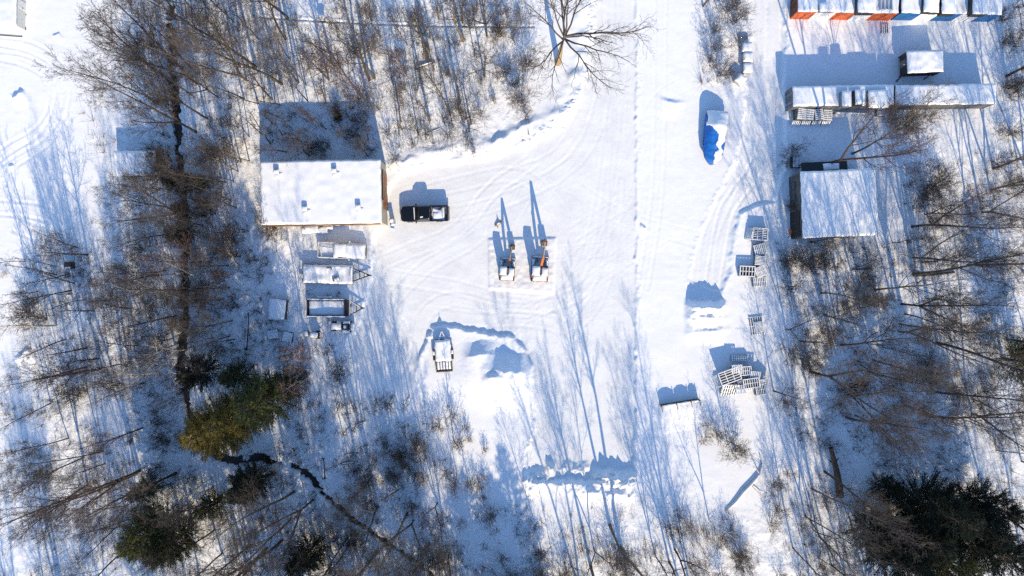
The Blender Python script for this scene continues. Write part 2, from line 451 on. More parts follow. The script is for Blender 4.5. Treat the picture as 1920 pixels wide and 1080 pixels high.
def height(px, py):
    px = np.asarray(px, float); py = np.asarray(py, float)
    x = px / PPM; y = py / PPM
    sy = sdist(px + 2.5 * vnoise(px / 9, py / 9, 3), py + 2.5 * vnoise(px / 9, py / 9, 4), YARD)
    sy = sy + 2.2 * sstep(1150, 1185, px) * vnoise(py / 37, py * 0 + 3, 8)
    sl = sdist(px + 3 * vnoise(px / 10, py / 10, 5), py + 3 * vnoise(px / 10, py / 10, 6), LANE)
    soft = 3.0 + 26.0 * sstep(790, 760, px) * sstep(625, 665, py)
    inyard = sstep(soft, -soft, sy)
    inlane = sstep(4.0, -4.0, sl)
    east = sstep(1185, 1200, px) * sstep(1395, 1290, px)
    fresh = 0.36 - 0.26 * east * sstep(900, 700, py)
    z = fresh * (1 - np.maximum(inyard, 0.75 * inlane))
    # crumbly berm the plough leaves on the edge
    lump = 0.55 + 0.35 * vnoise(px / 9.0, py / 9.0, 78) + 0.45 * vnoise(px / 3.6, py / 3.6, 7) + 0.5 * vnoise(px / 2.1, py / 2.1, 77)
    nb = sstep(340, 250, py) * sstep(1125, 1090, px)
    z = z + np.clip(lump, 0, 2) * (0.10 + 0.16 * nb - 0.045 * sstep(1150, 1185, px)) * np.clip(.75 + .8 * vnoise(px / 23, py / 31, 79), .1, 1.6) * np.exp(-((sy - 5) / (4.0 + 5 * nb)) ** 2) * (3.0 / soft)
    z = z + np.clip(lump, 0, 2) * 0.07 * np.exp(-((sl - 4) / 5.0) ** 2)
    # wider rolling bank along the north edge of the yard
    z = z + nb * 0.55 * np.exp(-((sy - 20) / 14.0) ** 2) * (0.6 + 0.6 * vnoise(px / 26, py / 18, 21))
    # unploughed pad round the two diggers, and the drifts left on the field
    pad = sstep(4, -2, sdist(px, py, [(917, 449), (1041, 447), (1037, 549), (918, 541)]))
    z = z + pad * 0.17 * (1 + 0.2 * vnoise(px / 6, py / 6, 9))
    # heaps
    z = z + pile(px, py, 1322, 574, 34, 12, 75, 1.45, 0.02, 31)
    z = z + 0.25 * np.exp(-((px - 1325) / 34) ** 4) * (np.exp(-((py - 597) / 5) ** 2) + np.exp(-((py - 622 + 0.1 * (px - 1325)) / 6) ** 2))
    z = z + pile(px, py, 1150, 893, 40, 14, 48, 1.2, 0.03, 33, 0.3)
    z = z + pile(px, py, 1076, 874, 30, 12, 40, 0.38, 0.0, 34, 0.4)
    z = z + pile(px, py, 1078, 908, 38, 12, 30, 0.5, 0.12, 35, 0.4)
    z = z + pile(px, py, 1003, 896, 24, 18, 40, 0.8, -0.15, 36, 0.35)
    z = z + pile(px, py, 1032, 872, 7, 10, 60, 0.8, -0.2, 37, 0.2)
    z = z + pile(px, py, 1140, 922, 46, 9, 30, 0.5, 0.05, 38, 0.3)
    z = z + pile(px, py, 900, 664, 26, 24, 60, 0.8, 0.0, 41, 0.05, 3) + 0.55 * np.exp(-((px - 935) / 62) ** 2 - ((py - 712) / 34) ** 2)
    z = z + pile(px, py, 955, 692, 38, 34, 90, 1.25, 0.10, 42, 0.06, 2.4)
    z = z + pile(px, py, 925, 706, 15, 8, 60, 0.45, -0.2, 43, 0.05, 2.4)
    z = z + pile(px, py, 1258, 190, 18, 7, 40, 0.26, 0.15, 44, 0.02, 2.2)
    z = z + pile(px, py, 985, 238, 30, 12, 25, 0.32, -0.4, 45, 0.1, 2.2)
    z = z + pile(px, py, 935, 264, 30, 10, 20, 0.28, -0.35, 46, 0.1, 2.2)
    z = z + pile(px, py, 38, 178, 12, 5, 30, 0.45, -0.5, 47, 0.3)
    z = z + pile(px, py, 25, 312, 4, 5, 12, 0.3, -0.3, 48, 0.3)
    z = z + pile(px, py, 1205, 425, 5, 4, 20, 0.22, 0.0, 49, 0.2)
    z = z + pile(px, py, 110, 68, 6, 4, 20, 0.2, -0.7, 50, 0.2)
    z = z + pile(px, py, 48, 665, 18, 9, 30, 0.35, -0.5, 51, 0.1)
    z = z + pile(px, py, 758, 305, 26, 10, 25, 0.25, -0.1, 52, 0.3, 2.2)
    # wheel tracks
    for l, dep, w in TRACKS:
        l = l[::2] + [l[-1]]
        xs = [p[0] for p in l]; ys = [p[1] for p in l]
        sel = (px > min(xs) - 12) & (px < max(xs) + 12) & (py > min(ys) - 12) & (py < max(ys) + 12)
        if not np.any(sel): continue
        d = seg_dist(px[sel], py[sel], l)
        q = np.exp(-(d / w) ** 2) - 0.5 * np.exp(-((d - 1.7 * w) / (0.7 * w)) ** 2)
        z[sel] = z[sel] - dep * q * (0.8 + 0.4 * vnoise(px[sel] / 5, py[sel] / 5, 13))
    # stream bed
    dc = seg_dist(px, py, CREEK) + 3.5 * vnoise(px / 12, py / 12, 15) + 2.5 * vnoise(px / 4, py / 4, 16) + 10 * sstep(.55, .85, vnoise(px / 20, py / 20, 18))
    z = z - 1.25 * sstep(13 - 3.5 * sstep(420, 560, px) - 2 * sstep(600, 760, px), 3 - 1.5 * sstep(420, 560, px) - 1 * sstep(600, 760, px), dc)
    # soft relief
    wild = wildness(px, py, sy, sl)
    z = z + (0.05 + 0.05 * wild) * fbm(x / 4.0, y / 4.0, 61, 3)
    z = z + wild * 0.09 * fbm(x / 0.9, y / 0.9, 65, 3)
    z = z + 0.010 * fbm(x / 0.8, y / 0.5, 68, 2)
    return z, inyard, inlane, wild

def wildness(px, py, sy, sl):
    """how much rough woodland floor, 0 on open snow"""
    w = np.zeros(np.shape(px))
    n = 40 * vnoise(px / 60, py / 60, 71)
    w = np.maximum(w, sstep(170, 260, px + n) * sstep(700, 640, px + n * .4))
    w = np.maximum(w, sstep(300, 400, px) * sstep(1010, 960, px + .5 * n) * sstep(300, 270, py))
    w = np.maximum(w, sstep(40, 130, px + n) * sstep(400, 480, py) * sstep(700, 600, px))
    w = np.maximum(w, sstep(690, 780, py + n) * sstep(870, 800, px + n))
    w = np.maximum(w, sstep(930, 985, py + .5 * n))
    w = np.maximum(w, sstep(1440, 1520, px + n) * sstep(230, 300, py))
    w = np.maximum(w, sstep(1850, 1890, px + .3 * n))
    w = np.maximum(w, sstep(1300, 1320, px) * sstep(1400, 1375, px) * sstep(200, 150, py) * .8)
    return w * sstep(-2, 10, sy) * sstep(-2, 8, sl)

def ground_sheet():
    step = 0.125
    xi = np.arange(-66, 66 + step / 2, step); yi = np.arange(-38, 38 + step / 2, step)
    ext = np.array([1, 2.2, 4, 7, 12, 20, 34, 60, 110, 220, 500, 1200, 2500.0])
    xs = np.concatenate([-66 - ext[::-1], xi, 66 + ext]); ys = np.concatenate([-38 - ext[::-1], yi, 38 + ext])
    X, Y = np.meshgrid(xs, ys)
    px = X.ravel() * PPM + 960; py = 540 - Y.ravel() * PPM
    z, iy, il, wild = height(px, py)
    far = np.maximum(np.abs(X.ravel()) - 80, np.abs(Y.ravel()) - 55)
    z = np.where(far > 0, z * np.exp(-np.clip(far, 0, 500) / 30) + 0.3 * (1 - np.exp(-np.clip(far, 0, 500) / 30)), z)
    co = np.stack([X.ravel(), Y.ravel(), z], 1)
    nx, ny = len(xs), len(ys)
    i = np.arange(ny - 1)[:, None] * nx + np.arange(nx - 1)[None, :]
    f = np.stack([i, i + 1, i + nx + 1, i + nx], -1).reshape(-1, 4)
    me = np_mesh('snow_ground', co, f)
    me.materials.append(M_SNOWG)
    for nm, arr in (('plowed', np.maximum(iy, il * 0.8)), ('wild', wild)):
        a = me.attributes.new(nm, 'FLOAT', 'POINT'); a.data.foreach_set('value', arr.astype(np.float32))
    o = bpy.data.objects.new('snow_ground', me); COL.objects.link(o)
    tag(o, 'snow covered ground with ploughed yard, lanes and heaps', None, kind='structure')

def np_mesh(name, co, f, smooth=True):
    me = bpy.data.meshes.new(name)
    k = f.shape[1]
    me.vertices.add(len(co)); me.vertices.foreach_set('co', np.ascontiguousarray(co, dtype=np.float32).ravel())
    me.loops.add(f.size); me.loops.foreach_set('vertex_index', np.ascontiguousarray(f, dtype=np.int32).ravel())
    me.polygons.add(len(f)); me.polygons.foreach_set('loop_start', np.arange(0, f.size, k, dtype=np.int32))
    try: me.polygons.foreach_set('loop_total', np.full(len(f), k, dtype=np.int32))
    except Exception: pass
    if smooth: me.polygons.foreach_set('use_smooth', np.ones(len(f), dtype=bool))
    me.update(calc_edges=True)
    return me

ground_sheet()

def GZ(px, py):
    z = height(np.array([px], float), np.array([py], float))[0]
    return float(z[0])

def G(px, py):
    """point on the snow at photo pixel"""
    z = GZ(px, py)
    x, y = W(px, py, z)
    return (x, y, z)

# open water in the bed of the stream (north of y=170 it is choked with snow)
def stream():
    pts = [p for p in CREEK if p[1] > 150]
    mb = MB(); n = len(pts); vs = []
    for i, p in enumerate(pts):
        a = pts[max(i - 1, 0)]; b = pts[min(i + 1, n - 1)]
        dx, dy = b[0] - a[0], b[1] - a[1]; l = math.hypot(dx, dy)
        for s in (-13, 13):
            x, y = W(p[0] - dy / l * s, p[1] + dx / l * s)
            vs.append((x, y, -0.42))
    mb.add(vs, [(2 * i, 2 * i + 1, 2 * i + 3, 2 * i + 2) for i in range(n - 1)])
    tag(mb.build('water', M_WATER), 'dark open water of the stream winding through the wood', None, kind='structure')
stream()
# ------------------------------------------------------------------ trees
class Tubes:
    """collects tapering polylines and skins them all at once"""
    def __init__(self): self.g = {}
    def add(self, pts, r, sides):
        self.g.setdefault((len(pts), sides), []).append((pts, r))
    def mesh(self, name, m):
        V = []; F4 = []; base = 0
        for (n, s), L in self.g.items():
            P = np.array([l[0] for l in L], float); Rr = np.array([l[1] for l in L], float)   # (B,n,3),(B,n)
            T = np.gradient(P, axis=1); T /= np.linalg.norm(T, axis=2, keepdims=True) + 1e-9
            up = np.where(np.abs(T[..., 2:3]) > 0.9, np.array([1.0, 0, 0]), np.array([0, 0, 1.0]))
            U = np.cross(T, up); U /= np.linalg.norm(U, axis=2, keepdims=True) + 1e-9
            Wv = np.cross(T, U)
            a = np.arange(s) * 2 * math.pi / s
            ring = P[:, :, None, :] + Rr[:, :, None, None] * (np.cos(a)[None, None, :, None] * U[:, :, None, :] + np.sin(a)[None, None, :, None] * Wv[:, :, None, :])
            B = len(L)
            V.append(ring.reshape(-1, 3))
            b = base + (np.arange(B) * n * s)[:, None, None]
            k = (np.arange(n - 1) * s)[None, :, None]; j = np.arange(s)[None, None, :]; j2 = (np.arange(s) + 1) % s
            q = np.stack([b + k + j, b + k + j2[None, None, :], b + k + s + j2[None, None, :], b + k + s + j], -1).reshape(-1, 4)
            F4.append(q); base += B * n * s
        me = np_mesh(name, np.concatenate(V), np.concatenate(F4))
        me.materials.append(m)
        return me

def rnd_dir(r):
    z = r.uniform(-1, 1); t = r.uniform(0, 2 * math.pi); q = math.sqrt(1 - z * z)
    return np.array([q * math.cos(t), q * math.sin(t), z])

def deflect(d, ang, roll):
    d = d / np.linalg.norm(d)
    u = np.cross(d, [0, 0, 1.0])
    if np.linalg.norm(u) < 0.1: u = np.cross(d, [1.0, 0, 0])
    u /= np.linalg.norm(u); w = np.cross(d, u)
    return d * math.cos(ang) + (u * math.cos(roll) + w * math.sin(roll)) * math.sin(ang)

def polyline(r, p, d, L, n, wander, trop):
    pts = [np.array(p, float)]; d = np.array(d, float); s = L / (n - 1)
    for i in range(n - 1):
        d = d + rnd_dir(r) * wander + np.array([0, 0, trop]); d /= np.linalg.norm(d)
        pts.append(pts[-1] + d * s)
    return pts

def at(pts, t):
    x = t * (len(pts) - 1); i = min(int(x), len(pts) - 2); f = x - i
    return pts[i] * (1 - f) + pts[i + 1] * f, pts[i + 1] - pts[i]

def branch(r, tb0, p, d, L, rad, lvl, P):
    """lvl 1 limb, 2 branch, 3 twig, 4 twiglet; tb0 may be a pair (limbs, twigs)"""
    tb = tb0 if not isinstance(tb0, tuple) else tb0[0 if lvl <= 2 else 1]
    n = {1: 7, 2: 5, 3: 4, 4: 3}[lvl]; sides = {1: 5, 2: 4, 3: 3, 4: 3}[lvl]
    pts = polyline(r, p, d, L, n, P['wander'] * (1 + 0.15 * lvl), P['trop'][lvl - 1])
    tip = max(rad * 0.25, P['rmin'])
    tb.add(pts, [rad + (tip - rad) * (i / (n - 1)) ** 0.8 for i in range(n)], sides)
    if lvl >= P['levels']: return
    k = P['kids'][lvl]
    k = max(1, int(round(k * r.uniform(0.75, 1.25) * min(1.3, 0.5 + L / P['lref'][lvl - 1] * 0.5))))
    roll = r.uniform(0, 6.28)
    for i in range(k):
        t = P['t0'][lvl] + (1 - P['t0'][lvl]) * ((i + r.uniform(0.2, 0.8)) / k)
        q, dd = at(pts, min(t, 0.99)); roll += 2.4 + r.uniform(-0.5, 0.5)
        a = P['ang'][lvl] * r.uniform(0.7, 1.25)
        nl = L * P['ratio'][lvl] * r.uniform(0.65, 1.2) * (1.15 - 0.55 * t)
        branch(r, tb0, q, deflect(dd, a, roll), nl, max((rad + (tip - rad) * t) * 0.62, P['rmin']), lvl + 1, P)

BASE = dict(wander=0.13, trop=(0.06, 0.05, 0.03, 0.0), rmin=0.0085, levels=4, kids=(14, 9, 9, 4), t0=(0.4, 0.2, 0.15, 0.2),
            ang=(0.9, 0.75, 0.7, 0.6), ratio=(0.3, 0.5, 0.5, 0.55), lref=(5.0, 2.5, 1.2))

def bare_tree_mesh(seed, h, r0, P=None, fork=0, lean=0.05, dirs=None):
    """trunk mesh and crown mesh of a leafless tree of height h"""
    Q = dict(BASE); Q.update(P or {})
    r = random.Random(seed); tt = Tubes(); tc0 = tc = Tubes(); tl = None
    if Q.get('split'): tl = Tubes(); tc = (tl, tc0)
    stems = []
    if fork:
        zf = h * Q.get('fork_at', 0.25)
        base = polyline(r, (0, 0, -0.5), (r.uniform(-lean, lean), r.uniform(-lean, lean), 1), zf + .5, 5, 0.03, 0.02)
        roll = r.uniform(0, 6.28)
        for k in range(fork):
            d = deflect(np.array([0, 0, 1.0]), r.uniform(0.18, 0.42), roll + k * 6.28 / fork)
            st = polyline(r, base[-1], d, (h - zf) * r.uniform(0.8, 1.05), 9, 0.06, 0.06)
            rr = r0 * 0.72
            if k == 0:      # the trunk runs on into the first stem
                tt.add(base + st[1:], [r0 * (1.25 if i == 0 else 1.0 - 0.07 * i) for i in range(5)] + [rr * (1 - 0.9 * (i / 8)) + 0.015 for i in range(1, 9)], 9)
            else:
                (tl or tc0).add([base[-2] * .3 + base[-1] * .7] + st[1:], [rr * (1 - 0.9 * (i / 8)) + 0.015 for i in range(9)], 7)
            stems.append((st, rr, h - zf))
    else:
        st = polyline(r, (0, 0, -0.5), (r.uniform(-lean, lean), r.uniform(-lean, lean), 1), h + .5, 12, 0.06, 0.04)
        tt.add(st, [r0 * 1.35] + [r0 * (1 - 0.92 * (i / 11)) + 0.012 for i in range(1, 12)], 9)
        stems.append((st, r0, h))
    for st, rr, hh in stems:
        k = int(Q['kids'][0] * (1 if not fork else 0.7)); roll = r.uniform(0, 6.28)
        for i in range(k):
            t = Q['t0'][0] + (0.98 - Q['t0'][0]) * ((i + r.uniform(0.1, 0.9)) / k)
            q, dd = at(st, t); roll += 2.4 + r.uniform(-0.6, 0.6)
            a = Q['ang'][0] * r.uniform(0.75, 1.2) * (1.1 - 0.35 * t)
            L = h * Q['ratio'][0] * r.uniform(0.7, 1.2) * (1.25 - 0.85 * t)
            rad = max(rr * (1 - 0.9 * t) * 0.6, 0.014)
            branch(r, tc, q, deflect(dd, a, roll), L, rad, 1, Q)
    if dirs:
        q = stems[0][0][-1]
        for (dx, dy, dz, L, rad, t) in dirs:
            q, _ = at(stems[0][0], t)
            branch(r, tc, q, np.array([dx, dy, dz]) / math.sqrt(dx * dx + dy * dy + dz * dz), L, rad, 1, Q)
    return tt, tc0, tl

def make_tree_proto(name, seed, h, r0, mt, mc, P=None, fork=0, lean=0.05, dirs=None, ml=None):
    tt, tc, tl = bare_tree_mesh(seed, h, r0, P, fork, lean, dirs)
    return (tt.mesh('trunk', mt), tc.mesh('crown', mc), name, h, tl.mesh('limbs', ml or mt) if tl else None)

def shrub_proto(seed, h, n, mc, spread=0.7, P=None, r0=0.022):
    Q = dict(BASE); Q.update(dict(levels=4, kids=(0, 6, 6, 3), t0=(0, .25, .2, .2), ratio=(0, .45, .5, .5), lref=(2.2, 1.0, .5), rmin=0.006, wander=0.14)); Q.update(P or {})
    r = random.Random(seed); tb = Tubes()
    for i in range(n):
        a = r.uniform(0, 6.28); q = r.uniform(0, 0.35) * spread
        d = deflect(np.array([0, 0, 1.0]), r.uniform(0.1, 0.95) * spread, a)
        branch(r, tb, (q * math.cos(a), q * math.sin(a), -0.15), d, h * r.uniform(0.6, 1.1), r0 * r.uniform(.7, 1.2), 1, Q)
    return tb.mesh('shrub', mc)

def conifer_proto(seed, h, rad, mn, style='pine', mt=None):
    """trunk plus a crown of needle sprays borne on whorled boughs"""
    r = random.Random(seed); tt = Tubes(); tc = Tubes()
    st = polyline(r, (0, 0, -0.5), (0, 0, 1), h + 0.5, 10, 0.02, 0.03)
    tt.add(st, [0.028 * h * 0.6 * (1 - 0.93 * i / 9) + 0.012 for i in range(10)], 8)
    TR = []
    nwh = int(h * 2.6)
    for i in range(nwh):
        t = 0.18 + 0.8 * (i + r.random()) / nwh
        q, dd = at(st, t)
        prof = math.sin(min(1.0, (1.02 - t) * 1.5) * 1.57) if style == 'pine' else (1.02 - t) * 1.15
        for k in range(r.randint(6, 8)):
            a = r.uniform(0, 6.28)
            L = rad * prof * r.uniform(0.72, 1.08) + 0.25
            d = np.array([math.cos(a), math.sin(a), r.uniform(-0.15, 0.3) if style == 'pine' else r.uniform(-0.35, 0.0)])
            pts = polyline(r, q, d, L, 5, 0.08, 0.05)
            tt.add(pts, [0.035 * (1 - 0.7 * j / 4) for j in range(5)], 3)
            nt = max(4, int(L * 9))
            for j in range(nt):
                u = 0.25 + 0.75 * (j + r.random()) / nt
                p, pd = at(pts, min(u, 0.99))
                sp = deflect(pd, r.uniform(0.2, 1.2), r.uniform(0, 6.28)); sp[2] += 0.25
                Ls = r.uniform(0.25, 0.6) * (0.7 + 0.5 * prof)
                TR.append((p, sp / np.linalg.norm(sp), Ls, pd))
    V = []; F = []
    for p, d, L, pd in TR:
        nb = 13
        for b in range(nb):
            s = p + d * L * (b / nb)
            nd = deflect(d, r.uniform(0.35, 0.95), r.uniform(0, 6.28))
            ln = r.uniform(0.10, 0.2); w = 0.024
            side = np.cross(nd, rnd_dir(r)); side = side / (np.linalg.norm(side) + 1e-6) * w
            o = len(V)
            V += [s - side, s + side, s + nd * ln]
            F.append((o, o + 1, o + 2))
    me = np_mesh('crown', np.array(V), np.array(F), smooth=False)
    me.materials.append(mn)
    return (tt.mesh('trunk', mt or M_BARK), me, 'conifer_tree', h, None)

TALL = dict(kids=(17, 9, 8, 4), t0=(0.30, 0.25, 0.15, 0.2), ang=(0.56, 0.55, 0.6, 0.6), ratio=(0.36, 0.46, 0.46, 0.5), trop=(0.07, 0.05, 0.03, 0), lref=(6.5, 3, 1.3), rmin=0.0078)
WIDE = dict(kids=(13, 9, 8, 4), t0=(0.3, 0.2, 0.15, 0.2), ang=(0.95, 0.8, 0.7, 0.6), ratio=(0.42, 0.5, 0.5, 0.5), trop=(0.05, 0.03, 0.02, 0), rmin=0.0075)
SLIM = dict(kids=(14, 6, 5, 3), t0=(0.3, 0.25, 0.2, 0.2), ang=(0.6, 0.6, 0.65, 0.6), ratio=(0.2, 0.5, 0.5, 0.5), lref=(2.5, 1.2, .6))
PROTO = {}
for i in range(4): PROTO['tall%d' % i] = make_tree_proto('bare_tree', 100 + i, (19, 17.5, 20, 16.5)[i], (0.145, 0.125, 0.165, 0.11)[i], (M_BARK, M_BARKG)[i % 2], (M_TWIG, M_TWIGG)[i % 2], TALL)
for i in range(3): PROTO['fork%d' % i] = make_tree_proto('bare_tree', 120 + i, (16, 15, 17)[i], (0.155, 0.15, 0.17)[i], (M_BARKG, M_BARK, M_BARK)[i], (M_TWIGG, M_TWIG, M_TWIGR)[i], dict(TALL, t0=(0.25, .25, .15, .2), kids=(14, 9, 8, 4), fork_at=(0.12, .3, .22)[i]), fork=(2, 3, 2)[i])
for i in range(3): PROTO['wide%d' % i] = make_tree_proto('bare_tree', 140 + i, (11, 9.5, 12.5)[i], (0.15, 0.13, 0.17)[i], (M_BARKG, M_BARK, M_BARKG)[i], (M_TWIGG, M_TWIG, M_TWIGG)[i], WIDE)
for i in range(3): PROTO['slim%d' % i] = make_tree_proto('sapling_tree', 160 + i, (8.5, 7, 10)[i], (0.06, 0.05, 0.075)[i], (M_BARK, M_BARKG, M_BARK)[i], (M_TWIG, M_TWIGG, M_TWIG)[i], SLIM, lean=0.12)
for i in range(2): PROTO['birch%d' % i] = make_tree_proto('birch_tree', 180 + i, (12, 10)[i], (0.11, 0.1)[i], M_BIRCH, M_TWIGT, dict(WIDE, split=1, wander=.17, kids=(13, 7, 6, 4), ang=(0.75, .7, .6, .6), ratio=(.36, .45, .45, .4)), fork=(0, 2)[i], lean=.1, ml=M_BIRCH)
for i in range(2): PROTO['purple%d' % i] = make_tree_proto('bare_tree', 190 + i, (9, 8)[i], (0.11, 0.10)[i], M_LIMB, M_TWIGR, dict(WIDE, split=1, kids=(15, 11, 11, 6), ratio=(.38, .5, .5, .5), rmin=.009), ml=M_LIMB)
for i in range(2): PROTO['pole%d' % i] = make_tree_proto('bare_tree', 195 + i, (17, 14.5)[i], (0.25, 0.21)[i], M_BARKG, M_TWIGG, dict(TALL, kids=(12, 8, 7, 4), t0=(.52, .25, .15, .2), ratio=(.3, .46, .46, .5)))
PROTO['big0'] = make_tree_proto('bare_tree', 200, 8.2, 0.42, mat('bark_tan', (0.34, 0.25, 0.14), 0.9, (0.2, 0.15, 0.09), nscale=5, bump=0.6), M_TWIGG,
    dict(WIDE, wander=0.2, levels=4, kids=(0, 9, 7, 4), t0=(0, .25, .2, .2), ratio=(0, .42, .48, .5), lref=(7, 3, 1.4), ang=(0, .65, .7, .6), trop=(.03, .02, .0, 0)), lean=0.01,
    dirs=[(1, .32, .35, 9.5, .15, .97), (.75, .75, .5, 9, .13, .95), (.1, 1, .7, 8.5, .15, .98), (-.3, 1, .8, 7.5, .13, .9), (-.9, .35, .3, 6.5, .11, .85), (-.8, -.6, .25, 7.0, .12, .8),
          (-.2, -1, .3, 7, .10, .88), (.35, -1, .3, 8.5, .12, .93), (.85, -.6, .3, 8, .12, .9), (1, -.1, .4, 7, .11, .95), (.5, .9, .9, 7, .12, 1.0), (-.6, .8, .8, 7, .11, .96)])
SHRUB = {}
for i in range(3): SHRUB['brown%d' % i] = shrub_proto(300 + i, (2.4, 1.8, 3.0)[i], (12, 10, 16)[i], (M_TWIG, M_TWIGR, M_TWIG)[i], 0.9)
for i in range(2): SHRUB['snowy%d' % i] = shrub_proto(310 + i, (1.9, 1.4)[i], (12, 9)[i], M_TWIGS, 1.0, r0=0.03)
for i in range(2): SHRUB['tan%d' % i] = shrub_proto(320 + i, (2.6, 1.8)[i], (14, 10)[i], M_TWIGT, 0.95)
CON = {}
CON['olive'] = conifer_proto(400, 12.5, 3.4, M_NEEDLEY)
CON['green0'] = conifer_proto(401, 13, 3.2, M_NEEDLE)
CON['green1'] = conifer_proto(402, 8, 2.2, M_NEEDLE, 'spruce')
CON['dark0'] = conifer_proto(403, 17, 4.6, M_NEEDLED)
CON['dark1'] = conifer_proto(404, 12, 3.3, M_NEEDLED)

ORD = ['', 'second ', 'third ', 'fourth ', 'fifth ', 'sixth ', 'seventh ', 'eighth ', 'ninth ', 'tenth ', 'eleventh ', 'twelfth ', 'thirteenth ', 'fourteenth ', 'fifteenth ',
       'sixteenth ', 'seventeenth ', 'eighteenth ', 'nineteenth ', 'twentieth ', 'twenty-first ', 'twenty-second ', 'twenty-third ', 'twenty-fourth ', 'twenty-fifth ', 'twenty-sixth ',
       'twenty-seventh ', 'twenty-eighth ', 'twenty-ninth ', 'thirtieth ']
MARKS = [('the white shed', 15, 25), ('the low hut', 250, 300), ('the timber box', 135, 497), ('the olive conifer', 395, 812),
         ('the workshop', 605, 360), ('the workshop vents', 627, 320), ('the snowed-in pallets', 530, 628), ('the square snowy crate', 520, 580), ('the tilt trailer', 830, 660),
         ('the snow-capped stump', 605, 35), ('the big lane tree', 1047, 118), ('the blue boat', 1340, 255), ('the row of concrete blocks', 1395, 110),
         ('the orange container', 1575, 20), ('the blue container', 1765, 20), ('the dark raised hut', 1730, 118), ('the grey container', 1575, 190), ('the plain container', 1765, 185),
         ('the dark-walled garage', 1570, 385), ('the tall pallet stacks', 1420, 490), ('the heap of wooden racks', 1385, 710), ('the snow-drifted low fence', 1270, 752), ('the broken brown trunk', 1567, 875),
         ('the great dark pine', 1770, 990), ('the mid-slope green pine', 1895, 685), ('the ploughed heaps', 1090, 890), ('the bend of the stream', 625, 940), ('the stream end', 790, 1060),
         ('the white log in the wood', 470, 620), ('the snowy fallen log', 797, 122), ('the green pines', 290, 1000), ('the pale dead trunk', 1395, 910), ('the round olive bush', 635, 220),
         ('the fallen trunk', 1750, 515), ('the small dark pine', 570, 1058), ('the snowy ditch end', 322, 60), ('the open middle ditch', 346, 460), ('the single sledge frame', 1655, 55)]
PLANTS = []     # name, proto key, px, py, scale, look
def plant(kind, key, px, py, sc=1.0, rz=None):
    PLANTS.append([kind, key, px, py, sc, rng.uniform(0, 6.28) if rz is None else rz])

def T(s):
    for l in s.split(';'):
        k, x, y, *sc = l.split()
        plant('tree', k, float(x), float(y), float(sc[0]) if sc else rng.uniform(.9, 1.1))
# trees whose foot and lean can be read in the photo
T('tall0 340 128;tall2 313 148;fork1 367 247 1.1;tall1 388 222 1.05;tall3 293 190;slim2 293 198;tall1 450 125;tall3 458 185;fork0 462 150;tall2 480 125;slim0 467 258;tall0 538 32 1.1;tall2 535 73;'
  'tall2 528 157 1.05;tall3 510 187;tall1 560 155;tall0 692 150 1.05;fork2 692 197;pole1 702 146 .9;slim2 610 193;pole1 800 110;pole0 868 75 .9;slim2 867 45;fork1 913 68 .8;slim0 890 103;pole1 862 192 .8;'
  'pole1 805 225 .8;slim2 750 230 1.2;purple0 762 143 .7;slim0 782 167;slim0 613 243;slim1 578 257;slim2 565 263;slim2 537 283;slim0 530 255;slim1 650 262;wide1 580 292 .75;wide0 690 293 .55;wide1 785 253 .7;'
  'wide0 863 213 .6;wide1 880 247 .65;big0 1046 118 1;wide1 1318 12 .8;fork2 1543 310 1.1;tall3 1597 288;fork0 1857 357;tall0 1863 317;tall2 1887 143;tall1 312 388 .75;tall3 380 380 .8;tall1 380 423 .75;tall0 297 515 .7;tall3 291 510 .7;'
  'slim2 135 543;slim0 130 512;slim2 140 533;slim1 162 562;birch0 107 610;birch1 313 560;tall3 402 572 .7;tall1 412 563 .7;tall3 393 610 .7;tall1 430 630 .65;tall2 247 578 .55;tall3 258 648 .6;tall0 310 673 .62;birch0 330 645;birch1 293 697;'
  'birch0 375 520;purple0 583 672 1.1;purple1 573 710 1.05;purple1 420 560 .9;wide2 430 540 .7;wide0 420 470 .7;birch1 350 655;birch0 300 705 .9;birch1 640 930 .6;birch0 345 560 .9;tall2 1713 515;fork1 1690 570;tall3 1687 607;tall0 1577 647;tall1 1637 675;slim2 1613 682;fork0 1473 617 .7;slim2 1607 502;'
  'tall3 1540 550;tall1 1640 543;tall2 1757 643 1.1;fork1 1520 697 1.25;wide1 1500 640 .9;wide0 1545 590 .8;tall0 1830 498;fork2 1710 425 1;slim2 95 755;slim2 130 822;tall3 190 847 .8;tall1 157 857 .8;tall2 263 882 1.1;fork2 257 887;tall0 330 888 1.15;slim2 242 975;'
  'tall3 233 1032;tall2 417 930 .75;tall0 403 993 .8;tall3 417 1038;tall1 468 1023;birch0 400 915;tall2 698 893 .6;slim0 655 865;tall0 552 922;fork0 710 950 .9;slim2 747 920;tall3 653 1007;tall2 530 1013;tall1 547 972;fork1 587 937 1;'
  'fork2 820 943 .5;fork1 843 1037 .6;pole0 1163 1028 .95;pole1 1144 985 .95;pole1 1108 1062 .9;wide0 1255 1055;birch0 1290 1060 .8;fork2 1265 1030 .8;tall2 1727 777 1.05;tall0 1587 783;tall1 1523 917;tall3 1487 1027 .8;'
  'wide1 1450 733 .8;tall0 1850 947;birch1 1330 975 .8;wide0 1363 827 .5;wide1 518 428 .62')
